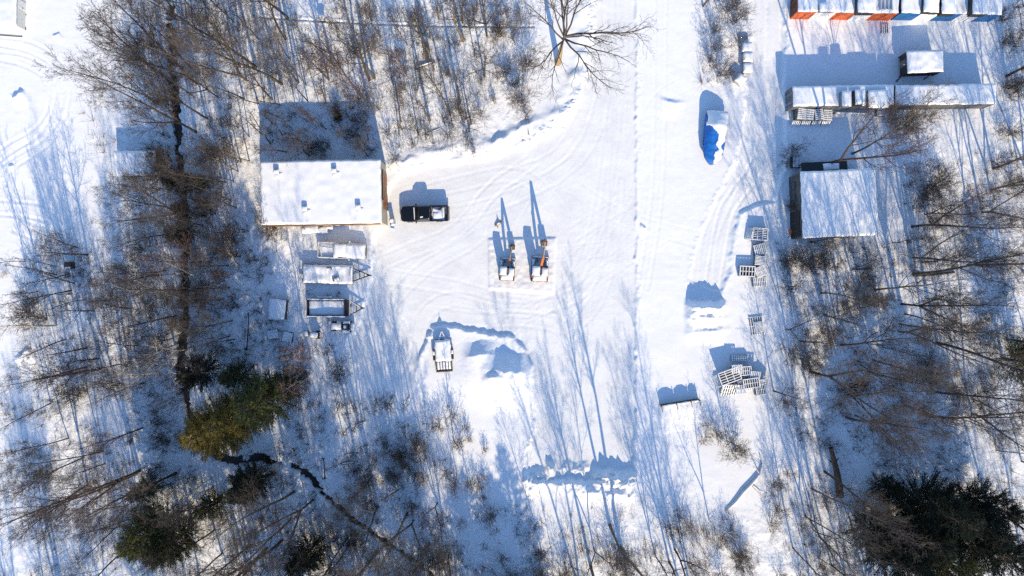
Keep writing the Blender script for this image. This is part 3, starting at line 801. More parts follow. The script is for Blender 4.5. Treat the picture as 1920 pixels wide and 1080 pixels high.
# the rest of the wood, thick where the photo is thick
NOTREE = [(400, 800, 640, 1010), (395, 640, 575, 800), (300, 880, 440, 1010), (560, 990, 620, 1040), (270, 215, 420, 330), (1560, 790, 1800, 1040), (1380, 380, 1470, 780)]
KEEP = [(470, 285, 760, 445), (545, 430, 710, 700), (495, 555, 545, 600), (200, 225, 285, 330), (1470, 155, 1870, 300), (1465, 300, 1690, 455), (1470, -20, 1870, 140), (1365, 380, 1455, 760), (120, 480, 150, 510), (1300, 160, 1400, 300), (1370, 60, 1420, 180), (1225, 720, 1320, 775), (800, 600, 1000, 780)]
def blocked(px, py, gap, kind='tree'):
    for a, b, c, d in KEEP:
        if a < px < c and b < py < d: return True
    if kind == 'tree':
        for a, b, c, d in NOTREE:
            if a < px < c and b < py < d: return True
    for p in PLANTS:
        if p[0] == 'tree' and abs(p[2] - px) < gap and abs(p[3] - py) < gap: return True
    a = np.array([px], float), np.array([py], float)
    if sdist(*a, YARD)[0] < 14 or sdist(*a, LANE)[0] < 12: return True
    return seg_dist(*a, CREEK)[0] < 12
def fill(poly, n, keys, gap=12, kind='tree', s=(0.8, 1.15)):
    xs = [p[0] for p in poly]; ys = [p[1] for p in poly]; c = 0; tries = 0
    while c < n and tries < n * 30:
        tries += 1
        x = rng.uniform(min(xs), max(xs)); y = rng.uniform(min(ys), max(ys))
        if not inside(np.array([x]), np.array([y]), poly)[0] or blocked(x, y, gap, kind): continue
        plant(kind, rng.choice(keys), x, y, rng.uniform(*s)); c += 1
TK = ['tall0', 'tall1', 'tall2', 'tall3', 'fork0', 'fork1', 'fork2', 'wide2', 'slim2']
SK = ['slim0', 'slim1', 'slim2']
fill([(290, 0), (480, 0), (470, 280), (440, 640), (260, 650), (290, 300)], 17, TK, s=(.6, .95))
fill([(360, 290), (455, 290), (450, 660), (300, 660)], 16, ['tall3', 'tall1', 'wide0', 'wide1', 'purple1', 'fork0', 'fork2'], 9, s=(.5, .8))
fill([(200, 650), (440, 650), (500, 760), (420, 1000), (180, 1000), (120, 800)], 12, TK, s=(.5, .8))
fill([(480, 0), (720, 0), (720, 170), (480, 280)], 12, SK + ['wide1', 'tall3'])
fill([(480, 190), (700, 190), (700, 290), (480, 290)], 10, SK)
fill([(720, 0), (1000, 0), (960, 230), (730, 290)], 18, SK + ['tall3', 'wide1'], s=(.6, 1))
fill([(440, 880), (720, 880), (850, 1080), (440, 1080)], 14, TK)
fill([(630, 740), (860, 740), (930, 1000), (700, 900)], 10, SK + ['wide1'], s=(.6, 1))
fill([(1570, 470), (1920, 320), (1920, 880), (1590, 900)], 22, ['tall3', 'tall1', 'wide2', 'fork0', 'slim2', 'wide0', 'tall0'], s=(.65, 1.0))
fill([(1520, 800), (1700, 800), (1680, 1080), (1500, 1080)], 8, TK, s=(.6, .95))
fill([(1870, 0), (1920, 0), (1920, 330), (1860, 330)], 4, ['wide0', 'wide1', 'fork0'], s=(.5, .8))
fill([(960, 985), (1390, 985), (1390, 1080), (900, 1080)], 5, TK + SK, s=(.45, .7))
fill([(20, 440), (260, 480), (260, 720), (60, 660)], 14, SK + ['wide1'], s=(.7, 1.1))
# trees just outside the bottom of the frame, whose long shadows lie across the view
OUT0 = len(PLANTS)
fill([(60, 1085), (930, 1085), (930, 1420), (60, 1420)], 34, TK, 20)
fill([(1100, 1090), (1330, 1090), (1330, 1300), (1100, 1300)], 3, TK, 30)
for _x, _y, _k, _s in ((1010, 1190, 'dark0', .7), (965, 1150, 'dark1', .8), (915, 1130, 'dark1', .7), (1015, 1310, 'dark0', .85), (930, 1260, 'dark0', .75), (800, 1150, 'dark1', 1.1), (700, 1180, 'dark0', .9), (560, 1200, 'dark0', .9)):
    plant('conifer', _k, _x, _y, _s)
fill([(1540, 1085), (1920, 1085), (1920, 1420), (1540, 1420)], 12, TK, 20)
fill([(1925, 300), (2080, 300), (2080, 1300), (1925, 1300)], 8, TK, 20)
OUT1 = len(PLANTS)
SH = ['brown0', 'brown1', 'brown2']
for s in ('brown2 515 430 1.15;brown2 505 415 .9;tan0 600 1010 1.2;tan0 620 985 1.1;tan1 640 960;tan0 780 1040 1.3;tan1 800 1030;tan0 830 1020 1.1;brown0 780 835 1.2;brown2 760 850;brown1 730 840;tan0 340 600 1.1;tan1 325 610 1.2;'
          'brown2 70 565 1.2;brown0 55 590 1.3;brown2 85 600 1.2;brown0 270 470 1.1;tan1 220 498;tan1 10 515 .6;brown1 440 480;tan0 1095 118 .01;brown0 1340 95;brown2 1350 140 1.1;brown0 1335 60;brown2 1375 40 1.2;brown0 1385 80;brown1 1330 120;brown2 1362 20;'
          'brown2 1730 370 1.4;brown2 1745 350 1.3;brown1 1715 385 1.1;brown2 1480 385 .8;brown1 1470 300 1.2;brown0 1485 280;tan0 1545 462 .8;brown0 1475 490 1.2;brown2 1680 240 1.2;brown1 1665 225 1.1;brown2 1700 232;brown1 1740 222;'
          'tan1 1330 800 1.2;brown0 1345 812;brown1 1320 820;brown2 1375 845 1.1;brown2 1160 1050 1.3;brown0 1175 1070 1.2;brown2 1060 1075;brown0 1250 990;brown1 1270 960;tan1 1285 985;brown2 990 120 1.2;brown0 965 160;brown2 975 190 1.2;brown1 985 215;brown0 950 140;'
          'brown2 935 60 1.1;snowy0 840 255;snowy0 900 215;snowy1 925 190;snowy0 880 270 .9;snowy0 850 780;snowy1 872 800;snowy0 860 828;snowy0 885 905;snowy1 905 930;snowy0 840 885 1.2;snowy0 850 910 1.1;snowy0 740 300;snowy1 890 285 .8;brown2 640 690;brown1 620 655;brown2 575 700').split(';'):
    k, x, y, *sc = s.split()
    if sc and float(sc[0]) < .05: continue
    plant('shrub', k, float(x), float(y), float(sc[0]) if sc else 1.0)
fill([(480, 20), (1000, 20), (950, 240), (740, 280), (480, 180)], 46, ['snowy0', 'snowy1', 'brown1', 'snowy0', 'tan1'], 6, 'shrub')
fill([(1870, 0), (1920, 0), (1920, 330), (1860, 330)], 12, SH, 6, 'shrub')
fill([(490, 190), (700, 190), (700, 290), (490, 290)], 10, SH, 6, 'shrub', s=(.6, 1))
fill([(300, 250), (450, 250), (450, 660), (280, 660)], 20, SH, 5, 'shrub', s=(.9, 1.5))
fill([(980, 960), (1400, 960), (1400, 1080), (900, 1080)], 8, SH + ['snowy0'], 5, 'shrub', s=(.7, 1.1))
fill([(430, 830), (800, 880), (830, 1075), (560, 1075)], 12, SH + ['tan0'], 5, 'shrub', s=(.8, 1.2))
fill([(1460, 460), (1620, 480), (1600, 760), (1460, 760)], 14, SH, 5, 'shrub', s=(.9, 1.4))
fill([(300, 100), (470, 100), (440, 640), (280, 640)], 14, SH + ['tan1'], 6, 'shrub')
fill([(620, 740), (900, 740), (950, 1070), (700, 1070)], 26, ['snowy0', 'snowy1', 'brown0', 'brown1', 'tan1'], 6, 'shrub')
fill([(100, 650), (440, 700), (440, 1060), (60, 900)], 12, SH, 6, 'shrub')
fill([(1460, 460), (1920, 330), (1920, 900), (1480, 900)], 26, SH + ['tan1', 'snowy1'], 6, 'shrub')
fill([(1400, 800), (1620, 900), (1560, 1080), (1330, 1080)], 12, SH, 6, 'shrub')
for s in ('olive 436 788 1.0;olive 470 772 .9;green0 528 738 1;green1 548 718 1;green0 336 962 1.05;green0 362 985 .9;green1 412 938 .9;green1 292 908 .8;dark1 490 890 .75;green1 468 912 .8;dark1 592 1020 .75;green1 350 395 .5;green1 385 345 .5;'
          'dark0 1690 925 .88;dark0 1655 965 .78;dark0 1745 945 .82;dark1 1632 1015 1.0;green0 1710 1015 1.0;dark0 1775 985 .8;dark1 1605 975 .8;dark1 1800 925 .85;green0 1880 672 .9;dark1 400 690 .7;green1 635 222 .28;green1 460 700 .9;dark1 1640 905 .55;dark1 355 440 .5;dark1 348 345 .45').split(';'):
    k, x, y, sc = s.split()
    plant('conifer', k, float(x), float(y), float(sc))

LOOK = {'pole0': 'bare tree with a thick branchless lower trunk', 'pole1': 'bare tree with a stout clean trunk', 'big0': 'big spreading bare tree', 'tall0': 'tall brown bare tree with a straight trunk', 'tall1': 'tall grey bare tree with a straight trunk', 'tall2': 'very tall brown bare tree', 'tall3': 'tall slender grey bare tree',
        'fork0': 'bare tree forked low into two stems', 'fork1': 'bare tree with three grey stems', 'fork2': 'bare russet tree with two stems', 'wide0': 'low spreading grey bare tree', 'wide1': 'small spreading brown bare tree',
        'wide2': 'spreading grey bare tree', 'slim0': 'thin brown sapling', 'slim1': 'thin grey sapling', 'slim2': 'slim young brown tree', 'birch0': 'pale-barked birch with white limbs', 'birch1': 'pale birch with two stems',
        'purple0': 'dense purplish bare tree', 'purple1': 'dense russet bare tree', 'brown0': 'brown leafless shrub', 'brown1': 'russet leafless shrub', 'brown2': 'large brown leafless shrub', 'snowy0': 'snow-dusted shrub', 'snowy1': 'small snow-dusted shrub',
        'tan0': 'tan dry shrub', 'tan1': 'small tan dry shrub', 'olive': 'olive-green conifer lit by the sun', 'green0': 'green pine', 'green1': 'narrow green conifer', 'dark0': 'large dark green pine', 'dark1': 'dark green conifer'}

def label_plants():
    """each plant by its look and how near it stands to the nearest landmark"""
    near = {}
    for i, p in enumerate(PLANTS):
        if OUT0 <= i < OUT1: p.append(None); continue
        d = [(math.hypot(p[2] - m[1], p[3] - m[2]), j) for j, m in enumerate(MARKS)]
        dd, j = min(d)
        near.setdefault((p[1], j), []).append((dd, i)); p.append(None)
    for (k, j), L in near.items():
        L.sort()
        for q, (dd, i) in enumerate(L):
            if len(L) == 1: PLANTS[i][6] = LOOK[k] + ', nearest ' + MARKS[j][0]
            else: PLANTS[i][6] = LOOK[k] + ', ' + ORD[q] + 'nearest ' + MARKS[j][0]
label_plants()
special = {('big0', 1046): 'big tan-trunked tree with wide spreading limbs beside the lane'}
for p in PLANTS:
    kind, key, px, py, sc, rz, lab = p
    x, y, z = G(px, py) if -60 < px < 1980 and -30 < py < 1110 else (*W(px, py), 0.3)
    s = (sc, sc, sc * rng.uniform(0.92, 1.08)) if kind != 'shrub' else (sc * 1.1, sc * 1.1, sc)
    if kind == 'shrub':
        o = bpy.data.objects.new('shrub', SHRUB[key]); COL.objects.link(o)
        o.location = (x, y, z); o.rotation_euler = (0, 0, rz); o.scale = s
        tag(o, lab, 'shrub', 'leafless shrubs')
        continue
    tm, cm, nm, h, lm = PROTO[key] if kind == 'tree' else CON[key]
    if (key, int(px)) in special: lab = special[(key, int(px))]
    if lab is None: lab = ('bare' if kind == 'tree' else 'evergreen') + ' tree south of the view, casting a long shadow'
    rt = thing(nm, lab, 'tree', (x, y, z - 0.1), rz if key != 'big0' else 0.0, 'conifers' if kind == 'conifer' else 'bare trees')
    rt.scale = s
    for part, me in (('trunk', tm), ('limbs', lm), ('crown', cm)):
        if me is None: continue
        c = bpy.data.objects.new(part, me); COL.objects.link(c); c.parent = rt

# dry stalks and brush standing through the snow of the woodland floor
def undergrowth():
    r = np.random.default_rng(5); N = 260000
    px = r.uniform(-10, 1930, N); py = r.uniform(-10, 1090, N)
    z, iy, il, wild = height(px, py)
    dens = wild * np.clip(0.5 + 1.1 * vnoise(px / 45, py / 45, 91) + 0.4 * vnoise(px / 14, py / 14, 92), 0, 1)
    k = (r.random(N) < dens * 0.85)
    for a, b, c, d in KEEP: k &= ~((px > a) & (px < c) & (py > b) & (py < d) & (r.random(N) < .93))
    k &= seg_dist(px, py, CREEK) > 9
    px, py, z = px[k], py[k], z[k]; n = len(px)
    x = (px - 960) / PPM; y = (540 - py) / PPM
    L = r.uniform(0.2, 0.8, n) + (r.random(n) < .25) * r.uniform(.2, 1.1, n); a = r.uniform(0, 6.28, n); t = r.uniform(0.1, 1.1, n)
    # wands of brush: sprays of long thin shoots from one root
    c = r.choice(n, 3000, replace=False); c = c[~((py[c] < 300) & (px[c] > 470) & (px[c] < 1010) & (r.random(3000) < .7))]; m = 12
    x, y, z = np.concatenate([x, np.repeat(x[c], m) + r.normal(0, .06, len(c) * m)]), np.concatenate([y, np.repeat(y[c], m) + r.normal(0, .06, len(c) * m)]), np.concatenate([z, np.repeat(z[c], m)])
    big = np.repeat(r.uniform(.6, 1.25, len(c)), m)
    L = np.concatenate([L, big * r.uniform(.5, 1.7, len(c) * m)]); a = np.concatenate([a, r.uniform(0, 6.28, len(c) * m)]); t = np.concatenate([t, r.uniform(.1, 1.05, len(c) * m)])
    n = len(x)
    d = np.stack([np.cos(a) * np.sin(t), np.sin(a) * np.sin(t), np.cos(t)], 1)
    s = np.stack([-np.sin(a), np.cos(a), np.zeros(n)], 1) * r.uniform(0.007, 0.02, n)[:, None]
    p = np.stack([x, y, z - 0.05], 1); q = p + d * L[:, None]
    V = np.stack([p - s, p + s, q + s * .4, q - s * .4], 1).reshape(-1, 3)
    me = np_mesh('undergrowth', V, np.arange(n * 4).reshape(-1, 4), smooth=False)
    me.materials.append(mat('dry_stalks', (0.15, 0.11, 0.075), 0.9, (0.06, 0.046, 0.036), nscale=0.6))
    o = bpy.data.objects.new('undergrowth', me); COL.objects.link(o)
    tag(o, 'dry stalks and twigs poking through the woodland snow', None, kind='stuff')
undergrowth()
# ------------------------------------------------------------------ snow lying on things
def snow_cap(w, d, h, parent, name='snow_cap', loc=(0, 0, 0), rz=0.0, seed=0, edge=0.12, lump=0.25, sag=None, n=None, ry=0.0, rx=0.0):
    """rounded blanket of snow w by d, h thick"""
    nx = n or max(6, int(w / 0.16)); ny = n or max(6, int(d / 0.16))
    nx = min(nx, 70); ny = min(ny, 60)
    u = np.linspace(-1, 1, nx + 1); v = np.linspace(-1, 1, ny + 1)
    U, V = np.meshgrid(u, v)
    x = U * w / 2; y = V * d / 2
    ex = np.minimum(w / 2 - np.abs(x), d / 2 - np.abs(y))
    e = np.clip(ex / max(edge * 2.0, 1e-3), 0, 1)
    z = h * (0.25 + 0.75 * np.sqrt(1 - (1 - e) ** 2)) * (1 + lump * vnoise(x / 0.7 + seed * 3.1, y / 0.7, 200 + seed) * e)
    wob = 0.06 * min(1.0, w / 2)
    x = x + wob * vnoise(y / 0.5, x * 0 + seed, 210 + seed) * np.abs(U) ** 3 * np.sign(U) * .8
    y = y + wob * vnoise(x / 0.5, y * 0 + seed, 220 + seed) * np.abs(V) ** 3 * np.sign(V) * .8
    if sag is not None: z = z + sag(U, V)
    top = np.stack([x.ravel(), y.ravel(), z.ravel()], 1)
    nv = len(top)
    low = top.copy(); low[:, 2] = 0 if sag is None else sag(U, V).ravel()
    i = (np.arange(ny)[:, None] * (nx + 1) + np.arange(nx)[None, :])
    f = np.stack([i, i + 1, i + nx + 2, i + nx + 1], -1).reshape(-1, 4)
    rim = [k for k in range(nx)] + [k * (nx + 1) + nx for k in range(ny)] + [ny * (nx + 1) + nx - k for k in range(nx)] + [(ny - k) * (nx + 1) for k in range(ny)]
    rim = np.array(rim); r2 = np.roll(rim, -1)
    sf = np.stack([rim, rim + nv, r2 + nv, r2], -1)
    me = np_mesh(name, np.concatenate([top, low]), np.concatenate([f, sf, f[:, ::-1] + nv]))
    me.materials.append(M_SNOW)
    o = bpy.data.objects.new(name, me); COL.objects.link(o)
    o.parent = parent; o.location = loc; o.rotation_euler = (rx, ry, rz)
    return o

def rrect(hw, hl, r, n=3):
    """rounded rectangle outline in x (half length hl) and y (half width hw)"""
    P = []
    for cx, cy, a0 in ((hl - r, hw - r, 0), (-hl + r, hw - r, 90), (-hl + r, -hw + r, 180), (hl - r, -hw + r, 270)):
        for k in range(n + 1):
            a = R(a0 + 90 * k / n); P.append((cx + r * math.cos(a), cy + r * math.sin(a)))
    return P

# ------------------------------------------------------------------ workshop
M_BLOCK = brick_mat('tan_block', (0.52, 0.44, 0.32), (0.43, 0.36, 0.26), (0.30, 0.26, 0.2), 2.6)
M_FASCIA = mat('cream_fascia', (0.66, 0.6, 0.5), 0.6, (0.5, 0.42, 0.32))
def workshop():
    h = 4.15
    cx, cy = W(601.5, 360, 4.5)
    w, d = 14.2, 7.5
    t = thing('workshop', 'flat-roofed block workshop under smooth snow with four roof vents and rusty end doors', 'workshop', (cx, cy, 0), R(1.0))
    mb = MB(); mb.box((0, 0, h / 2 - .2), (w - .12, d - .12, h + .4)); mb.build('wall', M_BLOCK, t)
    mb = MB(); mb.box((0, 0, h + .12), (w + .06, d + .06, .2)); mb.build('roof', M_FASCIA, t)
    snow_cap(w + .06, d + .06, .26, t, loc=(0, 0, h + .223), seed=1, edge=.1, lump=.10)
    X = w / 2 - .06
    mb = MB(); mb.box((X + .03, .9, 1.75), (.09, 3.3, 3.4))
    dr = mb.build('door', wave_mat('rust_door', (0.34, 0.15, 0.06), (0.2, 0.09, 0.045), 3.0, 'Y'), t)
    dr['label'] = 'rusty brown sliding door'
    mb = MB(); mb.box((X + .09, -.6, 1.4), (.05, .06, .35)); mb.build('handle', M_DARK, dr)
    mb = MB(); mb.box((X + .04, -1.35, 1.15), (.1, 1.0, 2.15)); d2 = mb.build('door', M_WOODD, t); d2['label'] = 'dark doorway'
    mb = MB(); mb.box((X + .25, -1.35, 2.75), (.5, 1.3, .08)); mb.build('canopy', M_RUST, t)
    mb = MB(); mb.box((X + .10, 0.9, 3.6), (.16, 3.7, .1)); mb.build('door_rail', M_DARK, t)
    Y = -d / 2 + .06
    for k, x in enumerate((-5.4, -3.9, -2.4, -.9, .6, 2.1, 3.4)):
        mb = MB(); mb.box((x, Y - .03, 2.3), (1.15, .08, .9)); f = mb.build('window', M_FASCIA, t)
        mb = MB(); mb.box((x, Y - .06, 2.3), (1.0, .06, .75)); mb.build('pane', M_GLASS, f)
    mb = MB(); mb.box((0, Y - .1, 3.85), (w - .5, .2, .1)); mb.build('gutter', M_RUST, t)
    for k, (x, y) in enumerate(((519, 322), (627, 320), (572, 391), (672, 388))):
        vx, vy = W(x, y, 4.7)
        M = Matrix.Rotation(-R(1.0), 3, 'Z') @ Vector((vx - cx, vy - cy, 0))
        mb = MB(); mb.cyl((M.x, M.y, h + .2), (M.x, M.y, h + .72), .2, .2, 12); mb.cyl((M.x, M.y, h + .72), (M.x, M.y, h + .80), .33, .30, 14)
        v = mb.build('vent', M_RUST, t)
        snow_cap(.62, .55, .16, v, loc=(M.x, M.y - .03, h + .80), seed=20 + k, edge=.18)
        snow_cap(1.0, .8, .22, v, name='snow_drift', loc=(M.x + .15, M.y - .42, h + .40), seed=30 + k, edge=.35)
workshop()

def on_ground(px, py, sink=0.0):
    x, y, z = G(px, py); return (x, y, z - sink)

def yard_bits():
    # stack of snow-laden boards along the south wall
    t = thing('board_stack', 'stack of boards and panels buried in snow against the south wall of the workshop', 'board stack', on_ground(592, 431), R(1))
    mb = MB()
    for i, (x, y, z, l, w_, r_) in enumerate(((0, .12, .3, 3.2, .7, 0), (.3, .02, .55, 3.0, .6, .03), (-.4, .15, .75, 2.2, .6, -.04))):
        mb.box((x, y, z), (l, w_, .2), 0, r_)
    mb.build('boards', M_WOOD, t)
    snow_cap(3.3, .75, .22, t, loc=(0, -.1, .62), seed=3, lump=.6, rx=.15)
    snow_cap(1.7, .6, .2, t, loc=(-.3, .1, .86), seed=4, lump=.6)
    snow_cap(1.4, .4, .2, t, loc=(1.6, .2, .5), seed=5, lump=.6)
    t = thing('cabinet', 'small white metal cabinet with a snowy lid beside the dark pickup', 'cabinet', on_ground(736.5, 415), R(2))
    mb = MB(); mb.box((0, 0, .5), (.5, .42, 1.0)); mb.build('body', M_WPAINT, t, bevel=.02)
    mb = MB(); mb.box((0, 0, 1.03), (.58, .5, .06)); mb.build('lid', M_STEEL, t)
    snow_cap(.54, .46, .1, t, loc=(0, 0, 1.06), seed=6, edge=.08)
    mb = MB(); mb.box((0, -.232, .55), (.42, .03, .8)); mb.build('door', M_STEEL, t)
    t = thing('sledge', 'small snowy sledge with a blue sheet standing in front of the white cabinet', 'sledge', on_ground(737, 423), R(80))
    mb = MB(); mb.box((0, 0, .2), (.6, .5, .12)); mb.build('seat', M_WPAINT, t)
    for s in (-1, 1):
        mb = MB(); mb.bar((-.35, s * .2, .04), (.4, s * .2, .04), .05); mb.bar((.4, s * .2, .04), (.5, s * .2, .2), .05); mb.build('runner', M_DARK, t)
    mb = MB(); mb.box((-.22, 0, .29), (.22, .46, .06)); mb.build('sheet', M_BLUECLOTH, t)
    snow_cap(.4, .46, .08, t, loc=(.1, 0, .26), seed=7, edge=.06)
    # dirty lump and bits lying on the plough-scraped snow
    t = thing('tree_stub', 'gnarled brown stub of wood lying on the scraped snow by the shadows of the diggers', 'wood stub', on_ground(934, 420), R(35))
    tb = Tubes(); r = random.Random(8)
    tb.add(polyline(r, (-.5, 0, .12), (1, .1, .1), 1.1, 6, .15, 0), [.05, .15, .19, .16, .12, .04], 7)
    tb.add(polyline(r, (.05, 0, .15), (.5, .7, .4), .6, 4, .2, 0), [.11, .09, .06, .02], 6)
    tb.add(polyline(r, (-.2, 0, .12), (-.3, -.8, .2), .45, 4, .2, 0), [.10, .08, .05, .02], 6)
    o = bpy.data.objects.new('wood', tb.mesh('wood', M_TWIGT)); COL.objects.link(o); o.parent = t
    snow_cap(.35, .2, .06, t, loc=(.05, .02, .27), seed=8, edge=.06)
yard_bits()

# ------------------------------------------------------------------ pickups
def wheel(t, x, y, r=0.38, w=0.26, z=None):
    z = r if z is None else z
    s = 1 if y > 0 else -1
    mb = MB(); mb.cyl((x, y - s * w / 2, z), (x, y + s * w / 2, z), r, r, 20)
    tyre_root = mb.build('wheel', M_TYRE, t, bevel=.03)
    mb = MB(); mb.cyl((x, y + s * w / 2, z), (x, y + s * (w / 2 + .02), z), r * .58, r * .5, 14)
    mb.build('rim', M_STEEL, tyre_root)

def pickup(name, label, loc, rz, paint, snowy):
    t = thing(name, label, 'pickup truck', loc, rz)
    def ring(x, hw, z0, z1, r=.12):
        return [(x, p[1], (z0 + z1) / 2 + p[0]) for p in rrect(hw, (z1 - z0) / 2, min(r, (z1 - z0) * .4))]
    mb = MB()
    mb.loft([ring(2.92, .70, .5, .86), ring(2.84, .86, .44, .98), ring(2.55, .95, .42, 1.06), ring(1.9, .98, .42, 1.12), ring(1.15, .98, .42, 1.16), ring(-.72, .98, .42, 1.12)])
    mb.loft([ring(-.72, .98, .42, .66), ring(-2.86, .97, .42, .66)])
    mb.build('body', paint, t, smooth=False)
    # hood, slightly raised with a centre bulge
    mb = MB(); mb.loft([[(2.62, y, 1.075 - .10 * abs(y) ** 2 - dz) for y, dz in ((-.82, 0), (-.4, 0), (.4, 0), (.82, 0), (.4, .2), (-.4, .2))],
                        [(1.2, y, 1.19 - .03 * abs(y) ** 2 - dz) for y, dz in ((-.86, 0), (-.4, -.012), (.4, -.012), (.86, 0), (.4, .2), (-.4, .2))]])
    mb.build('hood', paint, t, bevel=.03)
    # cab
    b = rrect(.93, .98, .12); c = rrect(.76, .66, .16)
    mb = MB(); mb.loft([[(p[0] + .26, p[1], 1.10) for p in b], [(p[0] * .86 + .08, p[1] * .92, 1.5) for p in b], [(p[0] - .06, p[1], 1.74) for p in c], [(p[0] * .93 - .06, p[1] * .9, 1.79) for p in c]])
    mb.build('cab', paint, t, smooth=False)
    mb = MB(); mb.quad((1.215, -.78, 1.17), (1.215, .78, 1.17), (.62, .66, 1.735), (.62, -.66, 1.735)); mb.quad((1.19, -.78, 1.14), (1.19, .78, 1.14), (.60, .66, 1.70), (.60, -.66, 1.70)); mb.build('windshield', M_GLASS if not snowy else M_SNOW, t)
    mb = MB(); mb.quad((-.735, -.72, 1.2), (-.735, .72, 1.2), (-.70, .64, 1.66), (-.70, -.64, 1.66)); mb.build('rear_window', M_GLASS, t)
    for s in (-1, 1):
        mb = MB(); mb.quad((.92, s * .945, 1.2), (-.55, s * .945, 1.2), (-.5, s * .80, 1.68), (.5, s * .80, 1.68)); mb.build('side_window', M_GLASS, t)
        mb = MB(); mb.box((1.0, s * 1.1, 1.22), (.14, .22, .18)); mb.box((1.0, s * .99, 1.18), (.06, .14, .06)); mb.build('mirror', paint if not snowy else M_WPAINT, t, bevel=.02)
        mb = MB(); mb.box((2.83, s * .72, .86), (.14, .3, .16)); mb.build('headlight', M_LENS, t, bevel=.02)
        mb = MB(); mb.box((-2.88, s * .9, .92), (.06, .14, .3)); mb.build('taillight', M_RED, t)
        wheel(t, 1.85, s * .87); wheel(t, -1.75, s * .87)
        mb = MB(); mb.box((-1.80, s * .93, .9), (2.12, .1, .5)); mb.build('bed_side', paint, t, bevel=.03)
    mb = MB(); mb.box((-1.80, 0, .69), (2.1, 1.76, .05)); mb.build('bed_floor', M_STEEL, t)
    mb = MB(); mb.box((-.775, 0, .92), (.07, 1.76, .5)); mb.build('bulkhead', paint, t)
    mb = MB(); mb.box((-2.86, 0, .9), (.07, 1.74, .48)); mb.build('tailgate', paint, t, bevel=.02)
    mb = MB(); mb.box((-2.98, 0, .58), (.16, 1.8, .16)); mb.build('bumper', M_STEEL, t, bevel=.03)
    mb = MB(); mb.box((2.93, 0, .56), (.16, 1.72, .2)); mb.build('bumper', M_STEEL, t, bevel=.04)
    mb = MB(); mb.box((2.905, 0, .8), (.05, 1.0, .2)); mb.build('grille', M_DARK, t)
    if not snowy:
        sw = MB(); sw.bar((1.27, -.74, 1.185), (1.2, .74, 1.185), .10, .035); sw.build('snow_strip', M_SNOW, t)
        snow_cap(1.7, 1.66, .26, t, loc=(-1.72, .02, .716), seed=11, edge=.25, lump=.9)
        snow_cap(.9, .9, .2, t, loc=(-1.5, .25, .9), seed=12, edge=.3, lump=.9)
        for x, y, z in ((.28, .5, 1.785), ):
            snow_cap(.34, .14, .03, t, loc=(x, y, z), seed=13, edge=.06, rz=.2)
        mb = MB(); mb.bar((-2.2, -.5, 1.0), (-2.2, .6, 1.06), .04); mb.bar((-2.1, -.4, .95), (-1.2, -.55, .95), .09); mb.box((-1.95, -.62, .9), (.5, .18, .2), 0, .3); mb.box((-2.55, .1, .88), (.12, 1.2, .18)); mb.build('tool_box', M_DARK, t)
    else:
        snow_cap(1.66, 1.74, .2, t, loc=(1.98, 0, 1.06), seed=14, edge=.25, ry=.05)
        snow_cap(1.42, 1.62, .2, t, loc=(-.05, 0, 1.77), seed=15, edge=.22)
        snow_cap(.95, 1.5, .16, t, loc=(1.0, 0, 1.36), seed=16, edge=.15, ry=.72)
        snow_cap(2.05, 1.72, .22, t, loc=(-1.80, 0, .716), seed=17, edge=.2, lump=.4)
        for s in (-1, 1): snow_cap(2.1, .14, .06, t, loc=(-1.80, s * .93, 1.15), seed=18, edge=.04)
        mb = MB()
        for s in (-1, 1):
            for x in (-.82, -2.78): mb.bar((x, s * .9, 1.1), (x, s * .9, 1.62), .06)
            mb.bar((-.82, s * .9, 1.62), (-2.78, s * .9, 1.62), .06)
        for x in (-.82, -2.3, -2.78): mb.bar((x, -.9, 1.62), (x, .9, 1.62), .07)
        rk = mb.build('rack', M_WPAINT, t)
        mb = MB(); mb.box((-.55, 0, 1.4), (.32, 1.75, .5)); mb.build('headboard', M_WPAINT, t, bevel=.02)
        snow_cap(.55, 1.8, .1, t, loc=(-.55, 0, 1.66), seed=19, edge=.08)
    return t
x, y = W(796, 400.5, .9)
pickup('pickup_truck', 'black pickup truck with a clean cab and snow in its bed, parked outside the workshop', (x, y, GZ(796, 400) - .04), R(181), M_BLACK, False)
x, y = W(641, 470, 1.1)
pickup('pickup_truck', 'white pickup truck wholly covered in snow, parked between workshop and trailer', (x, y, GZ(641, 470) - .2), R(-2), M_WPAINT, True)

# ------------------------------------------------------------------ trailers
def hitch(t, x0, x1, w, z, mt=M_DARK, snow=False, braces=(.35, .65)):
    mb = MB()
    for s in (-1, 1): mb.bar((x0, s * w, z), (x1, 0, z), .11, .14)
    for q in braces: mb.bar((x0 + (x1 - x0) * q, -w * (1 - q), z), (x0 + (x1 - x0) * q, w * (1 - q), z), .08)
    mb.bar((x1 - .1, 0, z), (x1 + .22, 0, z), .14)
    h = mb.build('hitch', mt, t)
    mb = MB(); mb.cyl((x1 - .25, 0, z - .35), (x1 - .25, 0, z + .4), .045, .045, 8); mb.build('jack', M_DARK, h)
    if snow:
        mb = MB()
        mb.bar((x0, w, z + .10), (x1 - .3, .06, z + .10), .12, .07); mb.bar((x0 + .3 * (x1 - x0), -w * .7, z + .08), (x0 + .3 * (x1 - x0), w * .7, z + .08), .09, .06)
        mb.build('snow_strip', M_SNOW, h)

